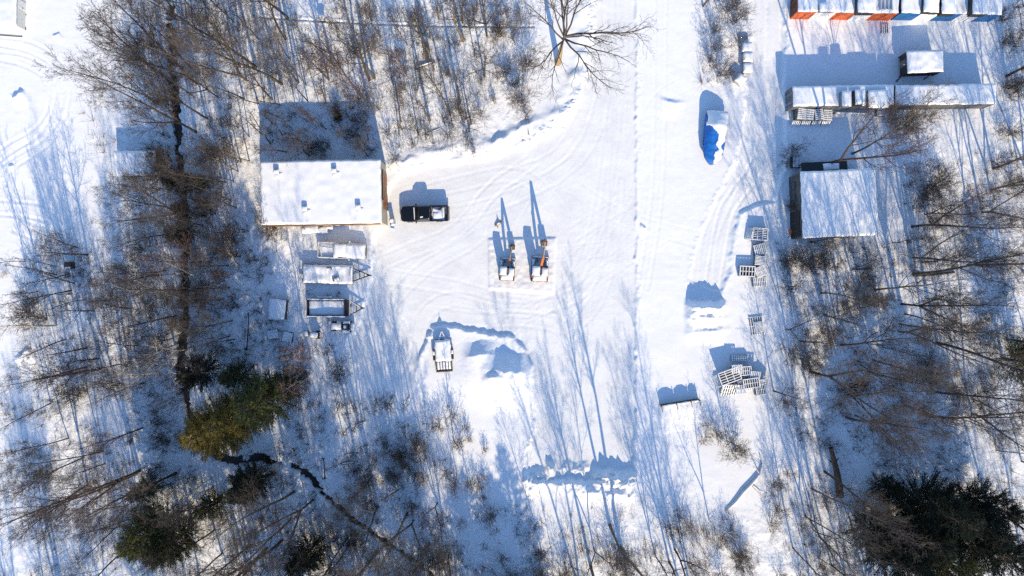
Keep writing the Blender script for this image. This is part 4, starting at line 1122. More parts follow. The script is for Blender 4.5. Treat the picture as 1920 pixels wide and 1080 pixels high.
def flat_trailer():
    x, y = W(615.5, 514, .95)
    t = thing('flat_trailer', 'flat trailer loaded with snow, its dark drawbar pointing into the yard', 'trailer', (x, y, GZ(615, 514) - .12), R(-1.5))
    L, w = 6.25, 2.3
    mb = MB(); mb.box((0, 0, .72), (L, w, .22)); mb.build('deck', M_WOODD, t)
    mb = MB()
    for s in (-1, 1): mb.bar((-L / 2, s * (w / 2 + .03), .8), (L / 2, s * (w / 2 + .03), .8), .05, .2)
    for k in range(9):
        for s in (-1, 1): mb.box((-L / 2 + .35 + k * .69, s * (w / 2 + .07), .8), (.08, .06, .16))
    mb.build('side_rail', M_STEEL, t)
    for s in (-1, 1):
        for xx in (-.5, .45): wheel(t, xx, s * .88, .36, .24)
        mb = MB(); mb.box((-L / 2 - .22, s * .82, .78), (.34, .42, .3)); p = mb.build('ramp_bracket', M_DARK, t)
        snow_cap(.36, .42, .08, p, loc=(-L / 2 - .22, s * .82, .93), seed=40 + s, edge=.06)
    snow_cap(L - .05, w - .02, .32, t, loc=(0, 0, .83), seed=42, edge=.15, lump=.35)
    mb = MB(); mb.box((L / 2 - .08, 0, 1.2), (.1, 1.9, .8)); mb.build('headboard', M_WPAINT, t)
    snow_cap(.2, 1.95, .12, t, loc=(L / 2 - .08, 0, 1.6), seed=43, edge=.05)
    hitch(t, L / 2, L / 2 + 2.0, .78, .62)
    # what pokes out of its snow
    for q, (nm, lab, c) in enumerate((('winch', 'dark winch half buried in the snow on the flat trailer', (.25, .7)), ('crate', 'small dark crate poking out of the snow on the flat trailer', (1.1, -.55)))):
        M = Matrix.Rotation(R(-1.5), 3, 'Z') @ Vector((c[0], c[1], 0))
        r_ = thing(nm, lab, nm, (x + M.x, y + M.y, GZ(615, 514) + 1.02), R(20 * q))
        if nm == 'winch':
            mb = MB(); mb.box((0, 0, .12), (.55, .4, .3)); mb.build('frame', M_DARK, r_, bevel=.03)
            mb = MB(); mb.cyl((-.22, 0, .3), (.22, 0, .3), .16, .16, 12); mb.build('drum', M_STEEL, r_)
            snow_cap(.5, .3, .1, r_, loc=(0, -.08, .42), seed=46, edge=.1)
        else:
            mb = MB()
            for k in range(5): mb.box((-.35 + k * .17, 0, .1), (.12, .5, .3))
            mb.build('slats', M_STEEL, r_)
            snow_cap(.6, .35, .06, r_, loc=(.1, -.1, .25), seed=47, edge=.1)
flat_trailer()

def dump_trailer():
    x, y = W(613, 577, 1.1)
    t = thing('dump_trailer', 'high-sided dump trailer with a shaded snowy bed and pointed drawbar', 'dump trailer', (x, y, GZ(613, 577) - .12), R(-.5))
    L, w, h = 4.7, 2.1, .72
    mb = MB(); mb.box((0, 0, .55), (L, w, .12)); mb.build('floor', M_STEEL, t)
    M_G = mat('dump_grey', (0.12, 0.125, 0.13), 0.6, (0.07, 0.07, 0.075))
    for s in (-1, 1):
        mb = MB(); mb.box((0, s * (w / 2 - .03), .6 + h / 2), (L, .06, h)); mb.box((0, s * (w / 2), .6 + h), (L + .06, .1, .08))
        for k in range(6): mb.box((-L / 2 + .3 + k * .82, s * (w / 2 + .025), .6 + h / 2), (.09, .05, h - .1))
        mb.build('side_panel', M_G, t)
        snow_cap(L, .12, .06, t, loc=(0, s * w / 2, .64 + h), seed=50 + s, edge=.04)
        for xx in (-.55, .4): wheel(t, xx, s * (w / 2 - .22), .36, .24)
    mb = MB(); mb.box((-L / 2 + .02, 0, .6 + h / 2), (.08, w - .1, h)); mb.build('tailgate', M_DARK, t)
    mb = MB(); mb.box((L / 2 - .02, 0, .6 + h / 2 + .05), (.1, w - .1, h + .1)); mb.build('front_panel', M_DARK, t)
    mb = MB(); mb.box((L / 2 + .2, 0, .85), (.3, w - .1, .5)); mb.build('pump_box', mat('brown_black', (0.05, 0.032, 0.025), .7), t)
    mb = MB(); mb.box((L / 2 + .43, 0, .75), (.08, w - .2, .2)); mb.build('crossbar', M_WPAINT, t)
    snow_cap(L - .15, w - .12, .26, t, loc=(0, 0, .61), seed=52, edge=.1, lump=.3)
    mb = MB(); mb.box((-.35, w / 2 + .22, .8), (1.9, .3, .06)); fd = mb.build('fender', M_STEEL, t)
    snow_cap(1.9, .3, .08, fd, loc=(-.35, w / 2 + .22, .83), seed=53, edge=.05)
    hitch(t, L / 2 + .3, L / 2 + 2.05, w / 2 - .05, .62, snow=True, braces=(.3, .55))
dump_trailer()

def tilt_trailer():
    x, y = W(831, 659, .7)
    t = thing('tilt_trailer', 'snow-covered equipment trailer with a ribbed tail ramp on the unploughed island', 'trailer', (x, y, GZ(831, 655) - .1), R(-86))   # +x points at the tail
    L, w = 2.75, 2.0
    mb = MB(); mb.box((-.15, 0, .5), (L, w, .16)); mb.build('deck', M_WOODD, t)
    mb = MB()
    for s in (-1, 1): mb.bar((-1.5, s * (w / 2 + .02), .52), (2.4, s * (w / 2 + .02), .5), .06, .2)
    mb.build('side_rail', M_STEEL, t)
    snow_cap(2.65, w - .02, .36, t, loc=(-.15, 0, .58), seed=60, edge=.12, lump=.12)
    mb = MB(); mb.box((1.75, 0, .44), (1.25, w - .1, .08), 0, 0, 0, .12)
    rp = mb.build('ramp', M_STEEL, t)
    for k in range(6):
        mb = MB(); mb.bar((1.15, -w / 2 + .12 + k * .352, .60), (2.38, -w / 2 + .12 + k * .352, .45), .05, .07); mb.build('rib', M_WOODD, rp)
    for k in range(5): snow_cap(1.1, .27, .10, t, loc=(1.72, -w / 2 + .295 + k * .352, .49), seed=61 + k, edge=.05, ry=.12)
    mb = MB(); mb.box((2.45, 0, .42), (.14, w, .3)); mb.build('tail_beam', mat('dirty_timber', (0.13, 0.10, 0.08), .9), t)
    for s in (-1, 1):
        for xx in (.0, .62): wheel(t, xx, s * (w / 2 + .12), .33, .22)
        mb = MB(); mb.box((.31, s * (w / 2 + .14), .74), (1.35, .28, .05)); fd = mb.build('fender', M_DARK, t)
        snow_cap(.5, .22, .08, fd, loc=(.1, s * (w / 2 + .14), .765), seed=68, edge=.06)
    mb = MB()
    for s in (-1, 1): mb.bar((-1.5, s * .42, .5), (-2.55, 0, .5), .10, .12)
    mb.bar((-1.85, -.28, .5), (-1.85, .28, .5), .08)
    hh = mb.build('hitch', M_STEEL, t)
    mb = MB()
    for s in (-1, 1): mb.bar((-1.5, s * .42, .6), (-2.5, s * .02, .6), .11, .09)
    mb.bar((-1.85, -.28, .6), (-1.85, .28, .6), .09, .07)
    mb.build('snow_strip', M_SNOW, hh)
tilt_trailer()

# ------------------------------------------------------------------ diggers
def excavator(label, px, py, knee, sc, colour, snowy, rz):
    x, y = W(px, py, .6)
    t = thing('mini_excavator', label, 'excavator', (x, y, GZ(px, py) - .18), rz)   # +y is where the boom points
    t.scale = (sc, sc, sc)
    for s in (-1, 1):
        mb = MB(); prof = [(1.25, .28), (1.15, .52), (.9, .62), (-.9, .62), (-1.15, .52), (-1.25, .28), (-1.1, .05), (-.9, 0), (.9, 0), (1.1, .05)]
        mb.loft([[(s * .80 + d, p[0], p[1]) for p in prof] for d in (-.19, .19)])
        tr = mb.build('track', M_TYRE, t)
        mb = MB()
        for k in range(13): mb.box((s * .80, -1.0 + k * .165, .635), (.4, .06, .04))
        mb.build('grouser', M_DARK, tr)
        snow_cap(.3, .75, .06, tr, loc=(s * .80, .95, .65), seed=70 + s, edge=.06)
        mb = MB(); mb.bar((s * .3, 1.0, .4), (s * .42, 1.55, .4), .1); mb.build('blade_arm', M_DARK, t)
    mb = MB(); mb.box((0, 1.62, .33), (2.05, .1, .5)); bl = mb.build('blade', M_DARK, t)
    snow_cap(1.9, .12, .05, bl, loc=(0, 1.62, .58), seed=72, edge=.04)
    mb = MB(); mb.cyl((0, 0, .5), (0, 0, .75), .55, .55, 18); mb.build('turntable', M_DARK, t)
    # house: flat front, rounded tail with a coloured stripe
    out = [(-.95, .45), (.95, .45)] + [(.98 * math.cos(a), -.55 - .72 * math.sin(a)) for a in [R(k * 18) for k in range(11)]]
    mb = MB(); mb.prism(out, .75, 1.15, axis='z'); mb.build('house', M_DARK, t)
    o2 = [(p[0] * 1.01, p[1] * 1.01) for p in out]
    mb = MB(); mb.prism([p for p in o2 if p[1] < -.5], .9, 1.32, axis='z'); cw = mb.build('counterweight', colour, t)
    snow_cap(1.55, .8, .2, cw, loc=(0, -.78, 1.32), seed=73, edge=.25)
    mb = MB(); mb.box((.55, -.1, 1.3), (.75, 1.0, .34)); eh = mb.build('engine_hood', M_WPAINT if snowy else M_STEEL, t, bevel=.05)
    snow_cap(.72, .95, .16, eh, loc=(.55, -.1, 1.47), seed=74, edge=.18)
    mb = MB(); mb.box((-.5, -.05, 1.75), (.85, 1.15, 1.25), 0, 0, 0, 0, .94); cb = mb.build('cab', M_DARK, t, bevel=.05)
    for a, b in (((-.935, -.05, 1.95), (.02, .9, .7)), ((-.5, .54, 1.95), (.68, .03, .7)), ((-.5, -.64, 1.95), (.66, .02, .6))):
        mb = MB(); mb.box(a, b); mb.build('window', M_GLASS, cb)
    mb = MB(); mb.box((-.5, -.05, 2.395), (.82, 1.08, .06)); rf = mb.build('roof', colour, cb, bevel=.02)
    snow_cap(.86, 1.1, .2, rf, loc=(-.5, -.05, 2.43), seed=75, edge=.18)
    mb = MB(); mb.box((.12, -.05, 1.25), (.4, .8, .2)); mb.build('tank', M_STEEL, t)
    # boom, stick, bucket
    kx, ky, kz = knee
    p0 = Vector((.12, .55, 1.0)); p1 = Vector((.15 + kx * .3, .55 + (ky - .55) * .35, 1.0 + (kz - 1) * .62)); p2 = Vector((kx, ky, kz)); p3 = Vector((kx + .05, ky + .12, .95))
    mb = MB()
    for a, b, w_, h_ in ((p0, p1, .26, .36), (p1, p2, .22, .32)): mb.bar(a, b, w_, h_)
    bm_ = mb.build('boom', M_DARK if snowy else colour, t, bevel=.03)
    mb = MB()
    for s in (-.07, .07):
        mb.bar(p0 + Vector((s, .1, .24)), p1 + Vector((s, 0, .26)), .035); mb.bar(p1 + Vector((s, 0, .26)), p2 + Vector((s, 0, .2)), .035)
    mb.build('hose', M_DARK, bm_)
    mb = MB(); mb.bar(p0 + Vector((0, .15, -.15)), p1 + Vector((0, .12, -.1)), .1); mb.bar(p1 + Vector((0, -.1, .22)), p2 + Vector((0, -.15, .2)), .09); mb.build('cylinder', M_STEEL, bm_)
    mb = MB(); mb.bar(p2 + Vector((0, -.06, .1)), p3, .25, .3); stk = mb.build('stick', M_DARK if snowy else colour, t, bevel=.03)
    mb = MB(); mb.box(p1 + Vector((0, 0, .08)), (.3, .4, .34)); mb.box(p3 + Vector((0, 0, .1)), (.26, .3, .3)); mb.build('pivot', colour, t, bevel=.03)
    mb = MB(); mb.cyl((-.75, -.5, 2.42), (-.75, -.5, 2.62), .06, .06, 10); mb.build('beacon', M_ORANGE, t)
    mb = MB(); mb.cyl((.75, .3, 1.4), (.75, .3, 1.85), .05, .05, 8); mb.build('exhaust', M_DARK, t)
    mb = MB(); mb.bar(p2 + Vector((0, .2, -.3)), p3 + Vector((0, .22, .3)), .08); mb.build('cylinder', M_STEEL, stk)
    bz = p3 - Vector((0, 0, .1))
    pr = [(.10, .15), (-.12, .10), (-.42, -.15), (-.5, -.5), (-.3, -.75), (.1, -.72), (-.12, -.58), (-.34, -.44), (-.3, -.16), (-.05, .0)]
    mb = MB(); mb.loft([[(bz.x + d, bz.y + p[0], bz.z + p[1]) for p in pr] for d in (-.36, .36)])
    for d in (-.355, .355): mb.add([(bz.x + d, bz.y + p[0], bz.z + p[1]) for p in ((.10, .12), (-.42, -.15), (-.5, -.5), (-.3, -.74), (.08, -.72))], [(0, 1, 2, 3, 4)])
    mb.build('bucket', M_DARK, t)
    mb = MB()
    if snowy:
        d = (p2 - p1).normalized(); mb.bar(p1 + d * .1 + Vector((0, 0, .2)), p1 + d * .7 + Vector((0, 0, .2)), .15, .07)
    else:
        d = (p2 - p1).normalized(); mb.bar(p1 + d * .35 + Vector((.03, 0, .2)), p1 + d * 1.0 + Vector((.03, 0, .2)), .14, .07)
    d = (p1 - p0).normalized(); mb.bar(p0 + d * .3 + Vector((0, 0, .22)), p1 - d * .2 + Vector((0, 0, .22)), .15, .08)
    mb.build('snow_strip', M_SNOW, bm_)
    return t
excavator('smaller mini excavator with a dark snowy boom and little orange showing', 951, 508, (.45, 3.2, 3.25), .95, M_ORANGE, True, R(-3))
excavator('larger mini excavator with an orange boom folded high', 1012, 508, (.3, 3.35, 3.65), 1.06, M_ORANGE, False, R(-3))

# ------------------------------------------------------------------ things snowed in beside the trailers
def snow_crate():
    x, y = W(521, 580, 1.0)
    t = thing('storage_crate', 'square crate under a flat sheet of snow, standing alone left of the dump trailer', 'crate', (x, y, GZ(521, 580) - .2), R(-4))
    mb = MB(); mb.box((0, 0, .6), (1.95, 2.35, 1.0)); mb.build('body', M_WOODD, t)
    mb = MB()
    for s in (-1, 1):
        for q in (-1, 1): mb.box((s * .98, q * 1.18, .6), (.1, .1, 1.02))
        mb.box((0, s * 1.2, 1.0), (1.9, .06, .14)); mb.box((0, s * 1.2, .35), (1.9, .06, .14))
    mb.build('frame', M_WOOD, t)
    mb = MB(); mb.box((0, 0, 1.14), (2.1, 2.5, .08)); mb.build('lid', M_WOOD, t)
    snow_cap(2.05, 2.5, .18, t, loc=(0, 0, 1.18), seed=80, edge=.08, lump=.2)
snow_crate()

PAL = {}
def pallet_mesh(w, d, n, gap, m, key, snow=True):
    mb = MB(); s = w / n
    for k in range(n): mb.box((-w / 2 + s * (k + .5), 0, .135), (s * gap, d, .022))
    for y in (-d / 2 + .05, 0, d / 2 - .05):
        mb.box((0, y, .075), (w, .09, .095))
    for k in (0, n // 2, n - 1): mb.box((-w / 2 + s * (k + .5), 0, .014), (s * gap, d, .022))
    sn = MB()
    if snow:
        for k in range(n): sn.box((-w / 2 + s * (k + .5), 0, .172), (s * gap * .97, d * .985, .05), taper=.93)
    return mb, sn
def pallet(label, loc, rz, w=1.2, d=1.0, n=7, gap=.66, m=None, group='pallets standing about the yard', rx=0.0, ry=0.0, name='pallet', snow=True):
    t = thing(name, label, 'pallet' if name == 'pallet' else 'rack', loc, rz, group)
    t.rotation_euler = (rx, ry, rz)
    m = m if snow else (M_WOODD if m in (None, M_WOODD) else M_WOOD)  # lower pallets get darker wood, painting in the shade seen between slats
    key = (w, d, n, gap, (m or M_WOOD).name, snow)
    if key not in PAL:
        mb, sn = pallet_mesh(w, d, n, gap, m, key, snow)
        a = mb.build('slats', m or M_WOOD, t)
        b = sn.build('snow_strip', M_SNOW, t) if snow else None
        PAL[key] = (a.data, b.data if b else None)
    else:
        for nm, me in zip(('slats', 'snow_strip'), PAL[key]):
            if me is None: continue
            o = bpy.data.objects.new(nm, me); COL.objects.link(o); o.parent = t
    return t
LEVEL = ['lowest', 'second', 'third', 'fourth', 'fifth', 'sixth', 'seventh', 'eighth', 'ninth', 'tenth', 'eleventh', 'twelfth', 'thirteenth', 'fourteenth', 'fifteenth', 'sixteenth']
def stack(where, px, py, n, rz, w=1.2, d=1.0, nb=7, gap=.66, m=None, dz=.16, group=None, name='pallet', jit=.04, base=0.0):
    """n pallets one upon another, each a thing of its own"""
    x, y, z = G(px, py); r = random.Random(int(px * 7 + py))
    for k in range(n):
        top = k == n - 1
        lab = ('top ' if top else LEVEL[k] + ' ') + name + (' from the ground in ' if not top else ' of ') + where
        pallet(lab, (x + r.uniform(-jit, jit), y + r.uniform(-jit, jit), z - .12 + base + k * dz), rz + r.uniform(-.04, .04) + (r.uniform(-.2, .2) if top and n > 2 else 0), w, d, nb, gap, m, group or 'stack: ' + where, name=name, snow=top or name != 'pallet')
stack('the far end stack of the snowed-in row', 513, 627, 3, R(3), 1.3, 1.15, 7, .95)
stack('the tilted snowy stack next in the snowed-in row', 527, 630, 2, R(-4), 1.0, 1.2, 6, .7)
stack('the snowy stack beside the purplish tree', 541, 632, 3, R(-5), 1.15, 1.2, 7, .95)

def log(name, label, cat, px, py, L, r0, ang, m=M_BARK, snowy=True, z=None, tilt=0.0):
    x, y, zz = G(px, py)
    t = thing(name, label, cat, (x, y, zz if z is None else z), ang)
    tb = Tubes(); r = random.Random(int(px))
    pts = polyline(r, (-L / 2, 0, r0 * .5 - math.tan(tilt) * L * 0), (1, 0, math.tan(tilt)), L, 8, .05, 0)
    tb.add(pts, [r0 * (1.1 - .5 * i / 7) for i in range(8)], 8)
    for k in range(3):
        q, dd = at(pts, r.uniform(.45, .9)); tb.add(polyline(r, q, deflect(dd, .9, r.uniform(0, 3.1)), L * .14, 4, .15, .1), [r0 * .4, r0 * .3, r0 * .2, .01], 4)
    o = bpy.data.objects.new('stem', tb.mesh('stem', m)); COL.objects.link(o); o.parent = t
    if snowy:
        tb = Tubes(); tb.add([p + np.array([0, 0.02, r0 * (.75 - .35 * i / 7)]) for i, p in enumerate(pts)], [r0 * .1] + [r0 * (.72 - .35 * i / 7) for i in range(1, 7)] + [.01], 7)
        o = bpy.data.objects.new('snow_strip', tb.mesh('snow_strip', M_SNOW)); COL.objects.link(o); o.parent = t
log('white_log', 'long dark pole with a line of snow on it, lying beside the wood', 'log', 465, 622, 4.6, .16, R(84))
log('fallen_log', 'snow-covered fallen log among the saplings', 'log', 797, 122, 2.6, .2, R(20))
log('fallen_log', 'long snowy log lying low near the saplings above the yard bank', 'log', 820, 243, 3.4, .13, R(24))
log('fallen_tree', 'dark fallen trunk lying across the shaded snow', 'fallen trunk', 1750, 515, 5.2, .2, R(1), M_BARK, False)
log('fallen_branch', 'short dark bough lying on the snow in the far wood', 'branch', 1617, 503, 2.6, .1, R(8), M_BARK, False)
log('fallen_log', 'snow-topped fallen trunk with a bent end near the stream', 'log', 607, 878, 2.6, .2, R(92), M_BARK)
log('fallen_log', 'short snowy log lying across the stream bank', 'log', 655, 868, 2.0, .15, R(3), M_BARK)
log('broken_trunk', 'thick broken brown trunk leaning through the shaded trees', 'broken trunk', 1563, 880, 6.5, .45, R(100), M_SNAG, False, z=.6, tilt=.12)
def dead_trunk():
    x, y, z = G(1395, 912)
    t = thing('dead_trunk', 'pale curved dead trunk lying at the edge of the shaded wood', 'dead trunk', (x, y, z))
    P = []
    for px, py, up in ((1424, 852, .1), (1429, 868, .16), (1424, 888, .16), (1407, 908, .15), (1393, 922, .15), (1379, 940, .12), (1360, 958, .05)):
        q = G(px, py); P.append(np.array([q[0] - x, q[1] - y, q[2] - z + up]))
    tb = Tubes(); tb.add(P, [.05, .11, .15, .18, .2, .19, .16], 8)
    r = random.Random(4)
    tb.add(polyline(r, P[3], (.6, -1, .3), 2.6, 6, .15, 0), [.1, .08, .06, .05, .03, .01], 5)
    tb.add(polyline(r, P[2], (-.6, .5, .4), 2.0, 6, .15, 0), [.09, .07, .05, .04, .03, .01], 5)
    o = bpy.data.objects.new('stem', tb.mesh('stem', M_BIRCH)); COL.objects.link(o); o.parent = t
    tb = Tubes(); tb.add([p + np.array([0, 0, .11]) for p in P], [.02, .07, .1, .12, .13, .12, .03], 7)
    o = bpy.data.objects.new('snow_strip', tb.mesh('snow_strip', M_SNOW)); COL.objects.link(o); o.parent = t
dead_trunk()

def stump():
    t = thing('stump', 'short tree stump with a tall cap of snow beside the footpath', 'stump', on_ground(605, 37))
    mb = MB(); mb.cyl((0, 0, -.2), (0, 0, .62), .36, .28, 12); mb.build('wood', M_BARK, t)
    snow_cap(.8, .75, .34, t, loc=(0, 0, .62), seed=90, edge=.3)
stump()

def tractor():
    x, y = W(640, 612, .8)
    t = thing('garden_tractor', 'small snow-plastered tractor parked below the dump trailer', 'tractor', (x, y, GZ(640, 612) - .1), R(-2))
    M_P = mat('dull_paint', (0.09, 0.095, 0.1), .6, (0.05, 0.05, 0.055))
    mb = MB(); mb.box((-.55, 0, .75), (1.25, .75, .4)); mb.build('hood', M_P, t, bevel=.08)
    mb = MB(); mb.box((.45, 0, .55), (1.0, .8, .3)); mb.build('chassis', M_DARK, t)
    for s in (-1, 1):
        wheel(t, .75, s * .55, .48, .3); wheel(t, -.95, s * .48, .3, .2)
        mb = MB(); mb.box((.75, s * .55, 1.0), (.85, .36, .06)); f = mb.build('fender', M_P, t, bevel=.02)
        snow_cap(.8, .34, .12, f, loc=(.75, s * .55, 1.03), seed=92 + s, edge=.1)
        mb = MB(); mb.bar((1.05, s * .42, .9), (1.1, s * .42, 1.95), .07); mb.build('roll_bar', M_DARK, t)
    mb = MB(); mb.bar((1.1, -.45, 1.95), (1.1, .45, 1.95), .08); mb.build('roll_bar', M_DARK, t)
    mb = MB(); mb.box((.6, 0, .85), (.45, .5, .14)); mb.box((.83, 0, 1.1), (.1, .5, .45)); st = mb.build('seat', M_DARK, t, bevel=.04)
    snow_cap(.45, .45, .14, st, loc=(.58, 0, .93), seed=95, edge=.12)
    mb = MB(); mb.bar((.0, 0, .9), (.2, 0, 1.15), .05)
    mb.build('steering_column', M_DARK, t)
    mb = MB(); n = 14
    for k in range(n): a, b = 6.28318 * k / n, 6.28318 * (k + 1) / n; mb.bar((.2 + .08 * math.cos(a), .2 * math.sin(a), 1.17 - .06 * math.cos(a)), (.2 + .08 * math.cos(b), .2 * math.sin(b), 1.17 - .06 * math.cos(b)), .03)
    mb.build('steering_wheel', M_DARK, t)
    snow_cap(1.25, .8, .22, t, loc=(-.55, 0, .93), seed=96, edge=.2)
    mb = MB(); mb.box((-1.55, 0, .35), (.16, 1.4, .5)); bl = mb.build('front_blade', M_STEEL, t)
    snow_cap(.35, 1.4, .14, bl, loc=(-1.5, 0, .6), seed=97, edge=.12)
    mb = MB(); mb.box((1.4, 0, .55), (.5, .9, .1)); pl = mb.build('carrier', M_DARK, t)
    snow_cap(.5, .9, .2, pl, loc=(1.4, 0, .6), seed=98, edge=.2)
tractor()
def barrow_bits():
    t = thing('compressor', 'snowy compressor on small wheels next to the tractor', 'compressor', on_ground(594, 627), R(-6))
    mb = MB(); mb.cyl((-.55, 0, .55), (.45, 0, .55), .32, .32, 16); mb.build('tank', M_DARK, t)
    mb = MB(); mb.box((.05, 0, .98), (.7, .45, .25)); mb.build('motor', M_STEEL, t, bevel=.04)
    for s in (-1, 1): wheel(t, .25, s * .42, .26, .14)
    mb = MB(); mb.bar((.45, -.3, .6), (1.0, -.3, .75), .05); mb.bar((.45, .3, .6), (1.0, .3, .75), .05); mb.bar((1.0, -.3, .75), (1.0, .3, .75), .05); mb.build('handle', M_RUST, t)
    snow_cap(.9, .6, .18, t, loc=(-.05, 0, 1.1), seed=99, edge=.18)
    t = thing('wheelbarrow', 'upturned snowy wheelbarrow between the compressor and the pallets', 'wheelbarrow', on_ground(573, 626), R(15))
    mb = MB(); mb.loft([[(p[0] * .75 + .1, p[1] * .8, .15) for p in rrect(.42, .55, .1)], [(p[0] * .5 + .1, p[1] * .5, .5) for p in rrect(.42, .55, .1)]]); mb.build('tray', M_STEEL, t)
    mb = MB()
    for s in (-1, 1): mb.bar((-.9, s * .28, .2), (.8, s * .1, .55), .045)
    mb.build('frame', M_DARK, t)
    mb = MB(); mb.cyl((.85, -.05, .55), (.85, .05, .55), .2, .2, 14); mb.build('wheel', M_TYRE, t)
    snow_cap(.7, .6, .14, t, loc=(.1, 0, .48), seed=100, edge=.15)
barrow_bits()
# ------------------------------------------------------------------ boat under its tarpaulin
def boat():
    cx, cy = W(1340, 258, 1.0)
    t = thing('boat', 'boat under a bright blue tarpaulin half covered in snow, drawn up beside the lane', 'boat', (cx, cy, GZ(1340, 258) - .1), R(-6))
    # +y stern (north), -y bow
    st = [(-3.3, .22, 1.12), (-3.05, .62, 1.1), (-2.5, 1.0, 1.06), (-1.5, 1.25, 1.0), (0, 1.36, .98), (1.5, 1.36, .98), (3.1, 1.3, 1.0), (3.3, 1.2, 1.0)]
    def ring(y, hw, z1): return [(-hw, y, z1), (-hw * .96, y, .72), (-hw * .75, y, .38), (0, y, .22), (hw * .75, y, .38), (hw * .96, y, .72), (hw, y, z1)]
    mb = MB(); mb.loft([ring(*s) for s in st]); mb.build('hull', mat('hull_paint', (0.012, 0.07, 0.28), .35, (0.01, 0.05, 0.2)), t)
    # tarpaulin: tent over a frame, highest two thirds aft
    ny, nx = 44, 26
    ys = np.linspace(-3.3, 3.2, ny + 1); us = np.linspace(-1, 1, nx + 1)
    hw = np.interp(ys, [s[0] for s in st], [s[1] + .05 for s in st]); gz = np.interp(ys, [s[0] for s in st], [s[2] for s in st])
    ridge = np.interp(ys, [-3.3, -2.6, -1.2, .2, 1.15, 1.35, 2.9, 3.2], [1.2, 1.42, 1.75, 2.05, 2.35, 2.32, 1.5, 1.25])
    U, Y = np.meshgrid(us, ys)
    H = ridge[:, None] - gz[:, None]
    shape = 1 - np.abs(U) ** 2.4
    Z = gz[:, None] + H * shape + .06 * fbm(U * 2.2 + 5, Y * 1.1, 300, 3) * (1 - np.abs(U)) * 1.5 - .04 * np.abs(np.sin(Y * 3.3)) * (1 - np.abs(U) ** 4)
    X = U * hw[:, None]
    drop = np.where(np.abs(U) > .999, -.28, 0)
    co = np.stack([X.ravel(), Y.ravel(), (Z + drop).ravel()], 1)
    i = np.arange(ny)[:, None] * (nx + 1) + np.arange(nx)[None, :]
    f = np.stack([i, i + 1, i + nx + 2, i + nx + 1], -1).reshape(-1, 4)
    me = np_mesh('tarpaulin', co, f); me.materials.append(M_TARP)
    o = bpy.data.objects.new('tarpaulin', me); COL.objects.link(o); o.parent = t
    so = o.modifiers.new('thick', 'SOLIDIFY'); so.thickness = .02
    # snow that has stayed on it: the whole north slope, and the east of the south slope down to the bow
    Xc, Yc, Uc = X, Y, U
    edge = np.interp(Yc, [-3.3, -3.0, -2.5, -2.0, -1.5, -.9, -.2, .3, .7, 1.2, 1.3, 3.2], [.3, .1, .2, -.1, .25, .02, .2, .1, -.3, -.62, -.85, -.9])
    e = Uc - edge - .16 * vnoise(Xc * 2.2, Yc * 1.6, 311) + 0
    right = np.interp(Yc, [-3.3, -2.6, -1.6, -1.2, -.7, -.4, .3, 3.2], [.95, .95, .9, .62, .6, .95, .98, .98])
    e = np.minimum(e, right + .12 * vnoise(Xc * 3, Yc * 2.5, 317) - Uc)
    th = np.clip(e * 5, 0, 1) ** .5 * .15
    keep = (th > 0.0)
    fk = np.array([q for q in f if keep.ravel()[q].sum() >= 3])
    co2 = np.stack([X.ravel(), Y.ravel(), (Z + th + .012).ravel()], 1)
    me = np_mesh('snow_cover', co2, fk); me.materials.append(M_SNOW)
    o = bpy.data.objects.new('snow_cover', me); COL.objects.link(o); o.parent = t
    so = o.modifiers.new('thick', 'SOLIDIFY'); so.thickness = .05; so.offset = -1
    for s in (-1, 1):
        for y in (-1.4, 1.6):
            mb = MB(); mb.bar((s * .75, y, -.1), (s * .62, y, .5), .1); mb.box((s * .66, y, .46), (.3, .3, .06)); mb.build('stand', M_DARK, t)
    mb = MB()
    for y in (-.9, -.55, -.2, .15): mb.box((-1.33, y, .8), (.1, .16, .22))
    mb.bar((-1.28, -1.1, .86), (-1.28, .35, .86), .04); mb.build('fender_row', M_DARK, t)
    mb = MB()
    for k in range(6):
        y = -2.4 + k; w_ = float(np.interp(y, ys, hw))
        for s in (-1, 1): mb.bar((s * w_ * 1.01, y, float(np.interp(y, ys, gz)) - .2), (s * w_ * .8, y + .1, .5), .02)
    mb.build('tie_rope', M_WPAINT, t)
boat()

# ------------------------------------------------------------------ concrete blocks
def blocks():
    for k, (px, py, rz, lab) in enumerate(((1397, 92, -2, 'end concrete block farthest from the boat, capped with snow'), (1398.5, 111, 0, 'concrete block capped with snow, second from the far end of the row'),
                                            (1398.5, 131, 0, 'snow-capped concrete block in the row, beside the turned one'), (1385, 152, -38, 'snow-capped concrete block turned askew from the row, nearest the boat'))):
        t = thing('concrete_block', lab, 'concrete block', on_ground(px, py, .1), R(rz), 'concrete blocks by the lane')
        mb = MB(); mb.box((0, 0, .42), (1.05, 1.12, .84)); mb.build('block', M_CONC, t, bevel=.03)
        snow_cap(1.12, 1.2, .24, t, loc=(0, 0, .84), seed=110 + k, edge=.18, lump=.2)
        mb = MB(); n = 8
        for q in range(n):
            a, b = math.pi * q / n, math.pi * (q + 1) / n
            mb.bar((.15 * math.cos(a), -.56 - .0, .55 + .12 * math.sin(a)), (.15 * math.cos(b), -.56, .55 + .12 * math.sin(b)), .03)
        mb.build('lifting_eye', M_RUST, t)
blocks()

